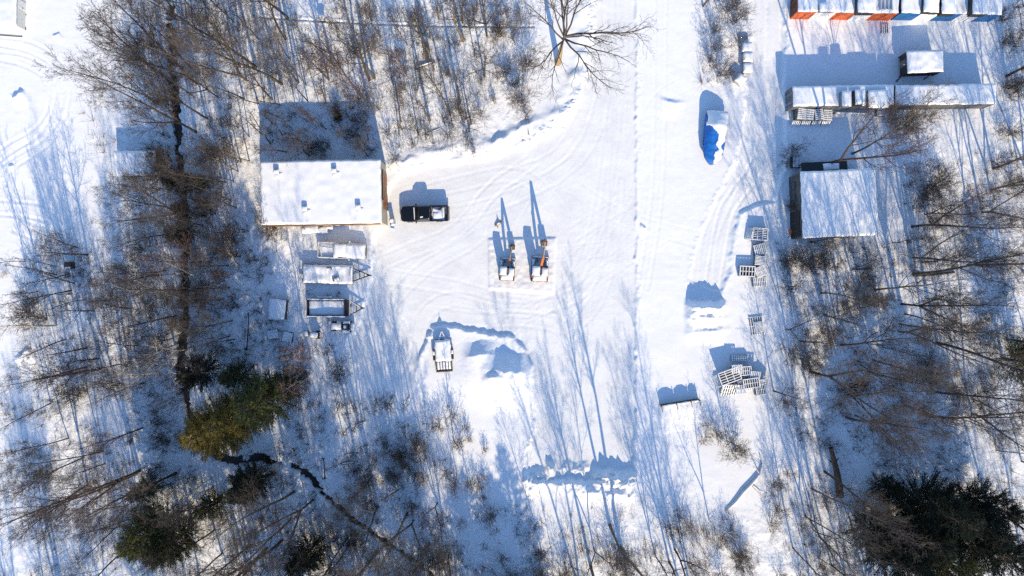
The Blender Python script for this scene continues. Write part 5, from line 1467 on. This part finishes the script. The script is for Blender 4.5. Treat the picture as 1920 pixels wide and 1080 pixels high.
# ------------------------------------------------------------------ shipping containers
def container(label, px0, px1, py_s, body, stripe, rz=0.0, bands=None, snow_h=.2, ends=M_STEEL):
    """12.2 m box; px0..px1 and py_s are its foot on the ground along the south side"""
    x0, y0 = W(px0, py_s); x1, _ = W(px1, py_s)
    L = 12.19; w = 2.44; h = 2.59
    cx = (x0 + x1) / 2; cy = y0 + w / 2
    t = thing('shipping_container', label, 'shipping container', (cx, cy, GZ((px0 + px1) / 2, py_s + 8) - .3), rz)
    def corrugated(y, face):
        """box-profile wall, split into painted bands"""
        out = {}
        n = 44; p = (L - .3) / n
        for k in range(n):
            xa = -L / 2 + .15 + k * p
            mi = 0
            if bands:
                u = (xa + L / 2) / L
                mi = 1 if any(a <= u < b for a, b in bands) else 0
            out.setdefault(mi, []).append(xa)
        runs = []
        for mi, L_ in out.items():
            for xa in L_:
                if runs and runs[-1][0] == mi and xa - runs[-1][1][-1] < p * 1.5: runs[-1][1].append(xa)
                else: runs.append((mi, [xa]))
        for mi, L_ in runs:
            mb = MB()
            for xa in L_:
                d = .035 * face
                q = [(xa, y), (xa + p * .25, y), (xa + p * .4, y - d), (xa + p * .85, y - d), (xa + p, y)]
                for a, b in zip(q[:-1], q[1:]):
                    mb.quad((a[0], a[1], .16), (b[0], b[1], .16), (b[0], b[1], h - .1), (a[0], a[1], h - .1))
            m_ = (body, stripe)[mi]
            wl = mb.build('side_wall', m_, t)
            if mi: wl['label'] = 'white painted band of the side wall'
    corrugated(-w / 2 + .01, -1); corrugated(w / 2 - .01, 1)
    mb = MB(); mb.box((0, 0, .1), (L - .1, w - .1, .12)); mb.build('floor', M_WOODD, t)
    mb = MB(); mb.box((0, 0, h - .04), (L, w, .08)); mb.build('roof', body, t)
    mb = MB()
    for s in (-1, 1):
        for q in (-1, 1): mb.box((s * (L / 2 - .075), q * (w / 2 - .075), h / 2), (.15, .15, h))
        mb.box((0, s * (w / 2 - .03), .08), (L, .08, .16)); mb.box((s * (L / 2 - .05), 0, .08), (.1, w, .16)); mb.box((0, s * (w / 2 - .03), h - .12), (L - .3, .07, .1))
    mb.build('frame', body, t)
    mb = MB(); mb.box((L / 2 - .06, 0, h / 2), (.05, w - .3, h - .3)); mb.build('end_wall', body, t)
    for s in (-1, 1):
        mb = MB(); mb.box((-L / 2 + .04, s * (w / 4 - .03), h / 2), (.05, w / 2 - .14, h - .3)); d_ = mb.build('door', ends, t)
        mb = MB()
        for q in (.25, .8): mb.cyl((-L / 2 - .005, s * q, .2), (-L / 2 - .005, s * q, h - .15), .025, .025, 8)
        mb.build('lock_bar', M_DARK, d_)
    snow_cap(L - .02, w, snow_h, t, loc=(0, 0, h), seed=int(px0) % 90, edge=.12, lump=.2)
    return (cx, cy, t.location.z + h + snow_h * .6)

M_ORC = mat('orange_container', (0.55, 0.12, 0.035), .6, (0.42, 0.085, 0.03), nscale=.8)
M_ORE = mat('rust_end', (0.16, 0.06, 0.035), .8, (0.09, 0.035, 0.025))
M_BLC = mat('blue_container', (0.02, 0.14, 0.36), .55, (0.015, 0.10, 0.28), nscale=.8)
M_GYC = mat('grey_container', (0.16, 0.165, 0.17), .6, (0.10, 0.105, 0.11), nscale=.8)
M_WHC = mat('white_band', (0.76, 0.76, 0.75), .6, (0.66, 0.66, 0.66), nscale=.8)
top1 = container('orange and white banded shipping container with snow and boxes on its roof', 1479, 1662, 40, M_ORC, M_WHC, R(-1), [(.185, .37), (.58, .76)], ends=M_ORE)
top2 = container('blue and white banded shipping container with snowy boxes on its roof', 1667, 1850, 42, M_BLC, M_WHC, R(-1), [(.19, .375), (.61, .80)], ends=M_WOODD)
top3 = container('grey shipping container, its roof half clear and half loaded with boxes', 1470, 1653, 209, M_GYC, M_GYC, R(1))
top4 = container('shipping container with a plain snow-covered roof next to the grey one', 1656, 1839, 207, M_GYC, M_GYC, R(1))

def roof_box(label, px, py, z, w, d, h, kind, rz=0.0, group='boxes lying on the container roofs'):
    x, y = W(px, py, z + h)
    t = thing({'box': 'roof_box', 'frame': 'slatted_crate', 'case': 'roof_case'}[kind], label, 'crate' if kind == 'frame' else 'box', (x, y, z), rz, group)
    if kind == 'frame':
        mb = MB()
        for k in range(4): mb.box((-w / 2 + .06 + k * (w - .12) / 3, 0, h / 2), (.09, d, h))
        for s in (-1, 1): mb.box((0, s * (d / 2 - .05), h / 2), (w, .07, h))
        mb.build('frame', M_WPAINT, t)
        mb = MB(); mb.box((0, 0, .06), (w - .1, d - .1, .05)); mb.build('floor', M_DARK, t)
    else:
        mb = MB(); mb.box((0, 0, h / 2), (w, d, h)); mb.build('body', M_DARK if kind == 'box' else M_STEEL, t, bevel=.04)
        mb = MB(); mb.box((0, 0, h + .02), (w + .06, d + .06, .05)); mb.build('lid', M_DARK, t)
        snow_cap(w + .06, d + .06, .24, t, loc=(0, 0, h + .045), seed=int(px) % 70, edge=.2, lump=.3)
z1 = top1[2] - .1
roof_box('low snowy box alone near the rusty end of the orange container roof', 1544, 14, z1, 1.0, 1.05, .35, 'case')
roof_box('large snow-heaped box in the middle of the orange container roof', 1625, 8, z1, 2.1, 2.0, .9, 'box')
roof_box('slatted white frame at the blue end of the orange container roof', 1663, 4, z1, 1.5, 1.8, .5, 'frame')
roof_box('snow-heaped box first along the blue container roof', 1746, 8, z1, 1.75, 1.9, .7, 'box', R(-3))
roof_box('wide snow-heaped box second along the blue container roof', 1779, 9, z1, 1.7, 2.1, .95, 'box')
roof_box('snow-heaped box alone at the far end of the blue container roof', 1838, 10, z1, 1.9, 2.1, .95, 'box')
z3 = top3[2] - .1
roof_box('narrow snow-capped box beside the clear half of the grey container roof', 1587, 185, z3, 1.05, 1.8, .9, 'case', R(1), 'boxes on the grey container')
roof_box('blue-shaded box with a snowy top between two others on the grey container', 1612, 182, z3, 1.15, 1.75, 1.0, 'box', R(2), 'boxes on the grey container')
roof_box('broad snow-heaped box at the end of the grey container roof', 1646, 186, z3, 2.4, 2.1, .45, 'box', R(1), 'boxes on the grey container')

def raised_hut():
    x, y = W(1733, 116, 2.1)
    t = thing('raised_hut', 'dark hut on short legs with a snow-covered roof, between the container rows', 'hut', (x, y, .2), R(2))
    w, d = 4.4, 2.65
    mb = MB(); mb.box((0, 0, 1.2), (w - .1, d - .1, 1.5)); mb.build('wall', M_WOODD, t)
    mb = MB(); mb.box((0, 0, 1.99), (w + .05, d + .05, .08)); mb.build('roof', M_DARK, t)
    snow_cap(w + .05, d + .05, .22, t, loc=(0, 0, 2.03), seed=31, edge=.16, lump=.3)
    for s in (-1, 1):
        for q in (-1, 1): mb = MB(); mb.box((s * (w / 2 - .15), q * (d / 2 - .15), .2), (.16, .16, .6)); mb.build('leg', M_WOODD, t)
    mb = MB(); mb.bar((-w / 2 + .1, -d / 2 + .05, .55), (-w / 2 - .35, -d / 2 - .5, .1), .12); mb.build('prop', M_WOODD, t)
    mb = MB(); mb.bar((w / 2 - .9, -d / 2 + .05, .9), (w / 2 - 1.3, -d / 2 - .35, .1), .1); mb.build('prop', M_WOODD, t)
    mb = MB(); mb.box((-w / 2 + .03, .1, 1.1), (.06, .8, 1.2)); dd = mb.build('door', M_WOOD, t)
    mb = MB(); mb.bar((-w / 2 - .3, -.2, 1.75), (-w / 2 + .05, -.2, 1.75), .06); mb.build('handle', M_WPAINT, dd)
raised_hut()

# pallets along the front of the grey container, and oddments near it
M_PW = M_FROST
for k, (px, w_, n_, g_) in enumerate(((1494.5, 1.05, 6, .6), (1511, .95, 5, .66), (1528, 1.05, 6, .55), (1546, 1.1, 6, .5))):
    stack(('the white stack by the grey container doors', 'the second white stack along the grey container', 'the third white stack along the grey container', 'the last open white stack along the grey container')[k], px, 219, (9, 8, 8, 6)[k], R(90 + (1, -1, 2, 0)[k]), 1.35, w_, n_, g_, M_PW, .16, base=.1)
for k, px in enumerate((1490, 1508, 1527, 1545)):
    x, y, z = G(px, 232)
    pallet(('snowy pallet leaning at the foot of the first white stack', 'snowy pallet leaning at the foot of the second white stack', 'snowy pallet leaning at the foot of the third white stack', 'snowy pallet leaning at the foot of the last white stack')[k], (x, y + .05, z + .35), R(3 * k - 4), 1.1, .7, 5, .55, M_PW, 'pallets leaning by the grey container', rx=R(50))
stack('the short stack below the joint of the two containers', 1648, 213, 4, R(88), .9, 1.0, 6, .7, M_PW)
x, y, z = G(1590, 213)
t = thing('timber_edge', 'rough snowy timbers lying along the foot of the grey container', 'timbers', (x, y, z), R(-2))
for k in range(4):
    mb = MB(); mb.bar((-2.2 + k * .9, -.1 + .07 * k, .1), (1.2 + k * .5, .15 - .06 * k, .12 + .05 * k), .16); mb.build('timber', M_WOOD, t)
    snow_cap(2.2, .2, .1, t, loc=(-.6 + k * .7, .02, .2 + .03 * k), seed=120 + k, edge=.08)
pallet('square white frame lying alone on the snow below the orange and blue containers', (*W(1655, 56), GZ(1655, 56) + .02), R(2), 1.0, 1.15, 4, .35, M_WOOD, 'loose frames')

# ------------------------------------------------------------------ garage on the right
def garage():
    cx, cy = W(1574, 381, 4.0)
    w, d, h = 8.96, 7.9, 3.75
    t = thing('garage', 'dark-walled timber garage with a flat snow-covered roof dappled by tree shadows', 'garage', (cx, cy, 0), R(2.6))
    M_TB = wave_mat('dark_boarding', (0.11, 0.115, 0.12), (0.07, 0.06, 0.055), 5.0, 'Y')
    mb = MB(); mb.box((0, 0, h / 2 - .2), (w - .15, d - .15, h + .4)); mb.build('wall', M_TB, t)
    mb = MB(); mb.box((0, 0, h + .06), (w, d, .14)); mb.build('roof', M_DARK, t)
    snow_cap(w + .02, d + .02, .26, t, loc=(0, 0, h + .13), seed=33, edge=.12, lump=.12)
    X = -w / 2 + .075
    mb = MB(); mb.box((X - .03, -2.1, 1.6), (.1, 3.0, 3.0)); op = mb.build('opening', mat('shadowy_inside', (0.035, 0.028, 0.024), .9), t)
    mb = MB(); mb.box((X - .07, -2.0, 1.3), (.1, .14, 2.4)); mb.box((X - .07, -3.0, 1.3), (.1, .14, 2.4)); mb.build('post', M_WOODD, op)
    mb = MB(); mb.box((X - .15, -2.9, .55), (.35, .6, .5)); mb.build('orange_bin', M_ORANGE, t, bevel=.03)
    for y in (1.0, 2.6):
        mb = MB(); mb.box((X - .03, y, 1.8), (.09, 1.0, .9)); f = mb.build('window', M_WOODD, t)
        mb = MB(); mb.box((X - .06, y, 1.8), (.06, .85, .75)); mb.build('pane', M_GLASS, f)
    mb = MB(); mb.box((0, -d / 2 + .05, h - .08), (w - .3, .16, .12)); mb.build('gutter', M_RUST, t)
    # lean-to on the north side, in the garage's own shade
    mb = MB(); mb.box((-.9, d / 2 + .63, 2.5), (w * .62, 1.4, .1), 0, 0, R(-8)); lt = mb.build('lean_to_roof', M_DARK, t)
    snow_cap(w * .22, .8, .08, lt, loc=(-.1, d / 2 + .66, 2.56), seed=34, edge=.1, lump=.8, rx=R(-8))
    for x in (-3.4, 1.5): mb = MB(); mb.box((x, d / 2 + 1.2, 1.2), (.14, .14, 2.4)); mb.build('lean_to_post', M_WOODD, t)
garage()
stack('the dark stack behind the garage corner', 1490, 305, 6, R(0), 1.2, 1.4, 7, .6, M_WOODD)
log('fence_rail', 'rough rail and brush lying along the front of the garage', 'rail', 1560, 452, 5.5, .1, R(3), M_WOODD)

# ------------------------------------------------------------------ stacks of pallets and racks on the right lane
def rack(label, px, py, w, d, h, rz, cols, rows, group='metal racks by the lane', lean=0.0, z=None, m=None, snow=True, base=0.0):
    """open crate: posts, rails and slats"""
    x, y, zz = G(px, py)
    t = thing('slatted_rack', label, 'rack', (x, y, (zz if z is None else z) + base), rz, group)
    t.rotation_euler = (lean, 0, rz)
    m = m or M_FROST
    for s in (-1, 1):
        for q in (-1, 1): mb = MB(); mb.box((s * (w / 2 - .04), q * (d / 2 - .04), h / 2), (.09, .09, h)); mb.build('leg', m, t)
    mb = MB()
    for s in (-1, 1):
        mb.box((0, s * (d / 2 - .04), h - .05), (w, .1, .09)); mb.box((s * (w / 2 - .04), 0, h - .05), (.1, d, .09))
        mb.box((0, s * (d / 2 - .04), h * .35), (w, .05, .07)); mb.box((s * (w / 2 - .04), 0, h * .35), (.05, d, .07))
    mb.build('frame', m, t)
    mb = MB(); mb.box((0, 0, h * .42), (w - .12, d - .12, h * .78)); mb.build('shade_fill', M_WOODD, t)  # dark block added inside, standing in for the shade between the slats
    mb = MB()
    for k in range(1, cols): mb.box((-w / 2 + w * k / cols, 0, h - .045), (.08, d - .1, .06))
    for k in range(1, rows): mb.box((0, -d / 2 + d * k / rows, h - .075), (w - .1, .08, .05))
    mb.build('slats', m, t)
    if snow:
        mb = MB()
        for s in (-1, 1): mb.box((0, s * (d / 2 - .04), h + .02), (w, .11, .05)); mb.box((s * (w / 2 - .04), 0, h + .02), (.11, d - .25, .05))
        for k in range(1, cols): mb.box((-w / 2 + w * k / cols, 0, h + .005), (.08, d - .25, .04))
        mb.build('snow_strip', M_SNOW, t)
    return t
rack('wide slatted rack at the garage end of the pallet row', 1421, 440, 1.9, 1.5, .8, R(-4), 3, 7)
for k in range(3):
    x, y, z = G(1404 - 2 * k, 432 + 7 * k)
    pallet(('outermost', 'middle', 'innermost')[k] + ' of three slatted panels leaning on the wide rack', (x + .15, y, z + .4), R(-8), 1.0, .55, 5, .5, M_FROST, 'panels leaning on the wide rack', ry=R(-55))
stack('the pallet stack next to the wide rack', 1423, 468, 4, R(4), 1.55, 1.35, 7, .55, M_FROST)
stack('the shaded middle stack in the pallet row', 1422, 489, 5, R(88), 1.2, 1.3, 7, .6, M_FROST)
stack('the slanting stack in the pallet row', 1423, 509, 5, R(14), 1.4, 1.3, 8, .6, M_FROST)
stack('the last stack of the pallet row', 1422.5, 528, 4, R(0), 1.7, 1.2, 8, .55, M_FROST)
rack('crate-like rack standing out toward the lane beside the pallet row', 1398, 509, 1.9, 1.3, .7, R(-3), 5, 2)
stack('the low single stack standing apart below the pallet row', 1418, 611, 2, R(9), 1.75, 2.3, 6, .35, M_FROST, group='pallets of the low stack')
x, y, z = G(1421, 613)
pallet('smaller snowy pallet tilted on the low single stack', (x, y, z + .25), R(12), 1.0, 1.4, 7, .7, M_FROST, 'pallets of the low stack')

def big_heap():
    g = 'racks heaped by the lane end'
    rack('rear rack with close bars at the back of the rack heap', 1386, 694, 2.3, 1.1, 1.1, R(4), 9, 2, g)
    rack('low rack in the heart of the rack heap under a tilted one', 1392, 710, 2.8, 1.9, .9, R(6), 6, 3, g)
    rack('tilted rack resting askew on the lane side of the heap', 1362, 703, 2.6, 1.6, .35, R(20), 3, 5, g, base=1.0)
    rack('small bright rack lying on top of the heap toward its end', 1402, 716, 2.0, 1.2, .3, R(8), 7, 2, g, base=1.0)
    rack('upright-barred rack at the far end of the heap', 1421, 724, 1.3, 1.9, 1.0, R(10), 6, 3, g)
    # tall panels leaning on the sunny side
    for k, (px, w_, n_, lab) in enumerate(((1365, 2.0, 7, 'tall barred panel leaning on the sunny side of the heap at its lane end'), (1391, 1.4, 6, 'middle barred panel leaning on the sunny side of the heap'),
                                           (1415, 2.1, 9, 'close-barred white panel leaning on the sunny side at the far end of the heap'))):
        x, y, z = G(px, 742 - 7 * (k > 0) - 2 * k)
        t = thing('barred_panel', lab, 'panel', (x, y, z - .1), R((1, 4, 8)[k]), g)
        t.rotation_euler = (R(-(48, 54, 50)[k]), 0, R((1, 4, 8)[k]))
        H = (2.1, 1.7, 1.8)[k]
        mb = MB()
        for s in (-1, 1): mb.box((s * (w_ / 2 - .05), 0, H / 2), (.1, .09, H))
        for q in (.03, .35, .68, .98): mb.box((0, 0, H * q), (w_, .10, .09))
        mb.build('frame', M_FROST, t)
        mb = MB(); mb.box((0, .09, H / 2), (w_ - .06, .04, H - .08)); mb.build('shade_backing', M_WOODD, t)  # dark sheet added behind the bars so the gaps look shaded
        mb = MB()
        for q in range(n_): mb.box((-w_ / 2 + w_ * (q + .5) / n_, -.07, H / 2), (w_ / n_ * .5, .04, H - .05))
        mb.build('bar', M_FROST, t)
        mb = MB()
        for q in range(n_): mb.box((-w_ / 2 + w_ * (q + .5) / n_, -.105, H / 2), (w_ / n_ * .42, .03, H * .9))
        mb.build('snow_strip', M_SNOW, t)
    for k, (px, py, zz, rz_, rx_, lab) in enumerate(((1350, 716, .5, 18, -35, 'pallet slumped on the lane side of the rack heap'), (1383, 728, 1.05, 5, -8, 'pallet lying on the middle of the rack heap'),
                                                   (1410, 702, 1.0, -6, 6, 'pallet lying on the back of the rack heap'), (1430, 712, .6, 80, 30, 'pallet propped on the far end of the rack heap'),
                                                   (1376, 690, 1.1, 3, 4, 'pallet lying on the rear rack of the heap'))):
        x, y, z = G(px, py)
        pallet('snowy ' + lab, (x, y, z + zz), R(rz_), 1.3, 1.1, 6, .55, M_FROST, 'pallets on the rack heap', rx=R(rx_))
    stack('the snowy pile beyond the rack heap', 1385, 671, 2, R(2), 2.1, .7, 8, .6, M_FROST, group='pallets behind the rack heap', base=.2)
big_heap()

def low_fence():
    x0, y0, z0 = G(1237.5, 759); x1, y1, z1 = G(1307, 748)
    z0 = z1 = .12
    a = math.atan2(y1 - y0, x1 - x0); L = math.hypot(x1 - x0, y1 - y0)
    t = thing('low_fence', 'low three-panel board fence with snow drifted level against its sunny side', 'fence', (x0, y0, z0), a)
    for k in range(3):
        w_ = (1.85, 1.75, 1.0)[k]; xo = (0, 1.95, 3.75)[k]
        n = 10; top = [(xo + .05 + w_ * i / n, .66 + .34 * max(0, math.sin(math.pi * (.06 + .88 * i / n))) ** .5) for i in range(n + 1)]
        mb = MB(); mb.prism([(xo + .05, -.2)] + top + [(xo + .05 + w_, -.2)], 0, .06); p = mb.build('panel', M_WOODD, t)
        snow_cap(w_ * .5, .24, .12, p, loc=(xo + .05 + w_ / 2, -.06, .96), seed=140 + k, edge=.12)
    for xx in (0, 1.9, 3.72, 4.78):
        mb = MB(); mb.box((xx, -.06, .45), (.1, .1, 1.2)); mb.bar((xx, -.05, .95), (xx + .02, -.75, .9), .07); mb.build('post', M_WOODD, t)
    # the drift
    n = 40; m_ = 26
    xs = np.linspace(-2.6, L + 2.2, n + 1); ys = np.linspace(-.02, -6.0, m_ + 1)
    X, Y = np.meshgrid(xs, ys)
    wd = .35 + .45 * np.clip(-Y, 0, 4)
    lat = sstep(.1 - wd, .15, X) * sstep(L + wd, L - .2, X)
    Z = -.06 + .66 * lat * sstep(-6.0, .4, Y) * (1 + .06 * vnoise(X / .8, Y / .8, 400)) + .0
    me = np_mesh('snow_drift', np.stack([X.ravel(), Y.ravel(), Z.ravel()], 1), np.array([(j * (n + 1) + i, j * (n + 1) + i + 1, (j + 1) * (n + 1) + i + 1, (j + 1) * (n + 1) + i) for j in range(m_) for i in range(n)])[:, ::-1])
    me.materials.append(M_SNOW)
    o = bpy.data.objects.new('snow_drift', me); COL.objects.link(o); o.location = (x0, y0, z0); o.rotation_euler = (0, 0, a)
    tag(o, 'smooth bank of snow drifted against the low fence', None, kind='structure')
low_fence()

# ------------------------------------------------------------------ left edge
def corner_shed():
    x, y = W(16, 18, 1.9)
    z = .2
    t = thing('white_shed', 'low white shed with pale end wall, cut by the corner of the picture', 'shed', (x, y, z), R(-1))
    w, d, h = 3.4, 5.2, 1.7
    x_off = -.65
    M_WS = mat('pale_siding', (0.62, 0.62, 0.6), .7, (0.54, 0.54, 0.52))
    mb = MB(); mb.box((x_off, .6, h / 2 - .1), (w - .1, d - .1, h + .2)); mb.build('wall', M_WS, t)
    mb = MB(); mb.box((x_off, .6, h + .04), (w, d, .08)); mb.build('roof', M_STEEL, t)
    snow_cap(w, d, .2, t, loc=(x_off, .6, h + .08), seed=36, edge=.12)
    X = x_off + w / 2 - .05
    mb = MB(); mb.box((X + .02, .9, .75), (.06, 1.0, 1.4)); dd = mb.build('door', M_WPAINT, t)
    mb = MB(); mb.box((X + .07, .55, .8), (.04, .06, .2)); mb.build('handle', M_DARK, dd)
    mb = MB(); mb.box((X + .04, .6, .12), (.1, d - .2, .1)); mb.build('sill', M_DARK, t)
    mb = MB(); mb.bar((x_off - 1.6, -2.6, .22), (x_off + 1.3, -2.75, .2), .1); mb.build('step', M_WOODD, t)
corner_shed()

def hut():
    # low mono-pitch hut; its shadow is the crisp blue block to the north
    x, y = W(254, 306, 1.85)
    t = thing('low_hut', 'low hut with a snow-covered roof and a crisp blue shadow beside the wood', 'hut', (x, y, .2), R(.5))
    w, d = 5.0, 3.0
    mb = MB(); mb.prism([(-d / 2 + .1, -.3), (-d / 2 + .1, 1.35), (d / 2 - .1, 1.7), (d / 2 - .1, -.3)], -w / 2 + .1, w / 2 - .1, M=Matrix.Rotation(R(90), 4, 'Z') @ Matrix.Scale(-1, 4, (0, 1, 0))); mb.build('wall', M_WOODD, t)
    mb = MB(); mb.box((0, 0, 1.60), (w, d, .08), 0, 0, R(6.7)); mb.build('roof', M_STEEL, t)
    snow_cap(w, d, .2, t, loc=(0, 0, 1.645), seed=37, edge=.12, lump=.15, rx=R(6.7))
    mb = MB(); mb.box((1.0, -d / 2 + .07, .6), (.8, .08, 1.4)); mb.build('door', M_WOOD, t)
    mb = MB(); mb.box((2.1, 1.0, 1.9), (.35, .35, .7)); mb.build('chimney', M_RUST, t)
hut()

def timber_box():
    t = thing('timber_box', 'small square dark timber box standing alone on the snow', 'timber box', on_ground(135, 498, .1), R(4))
    mb = MB()
    for s in (-1, 1): mb.box((s * .38, 0, .45), (.06, .84, .9)); mb.box((0, s * .38, .45), (.7, .06, .9))
    mb.build('body', M_WOODD, t)
    mb = MB()
    for k in range(6): mb.box((-.38 + k * .152, 0, .93), (.13, .86, .05), 0, 0, 0, 0)
    mb.build('lid', M_WOODD, t)
    snow_cap(.7, .2, .05, t, loc=(0, -.3, .955), seed=38, edge=.05)
timber_box()
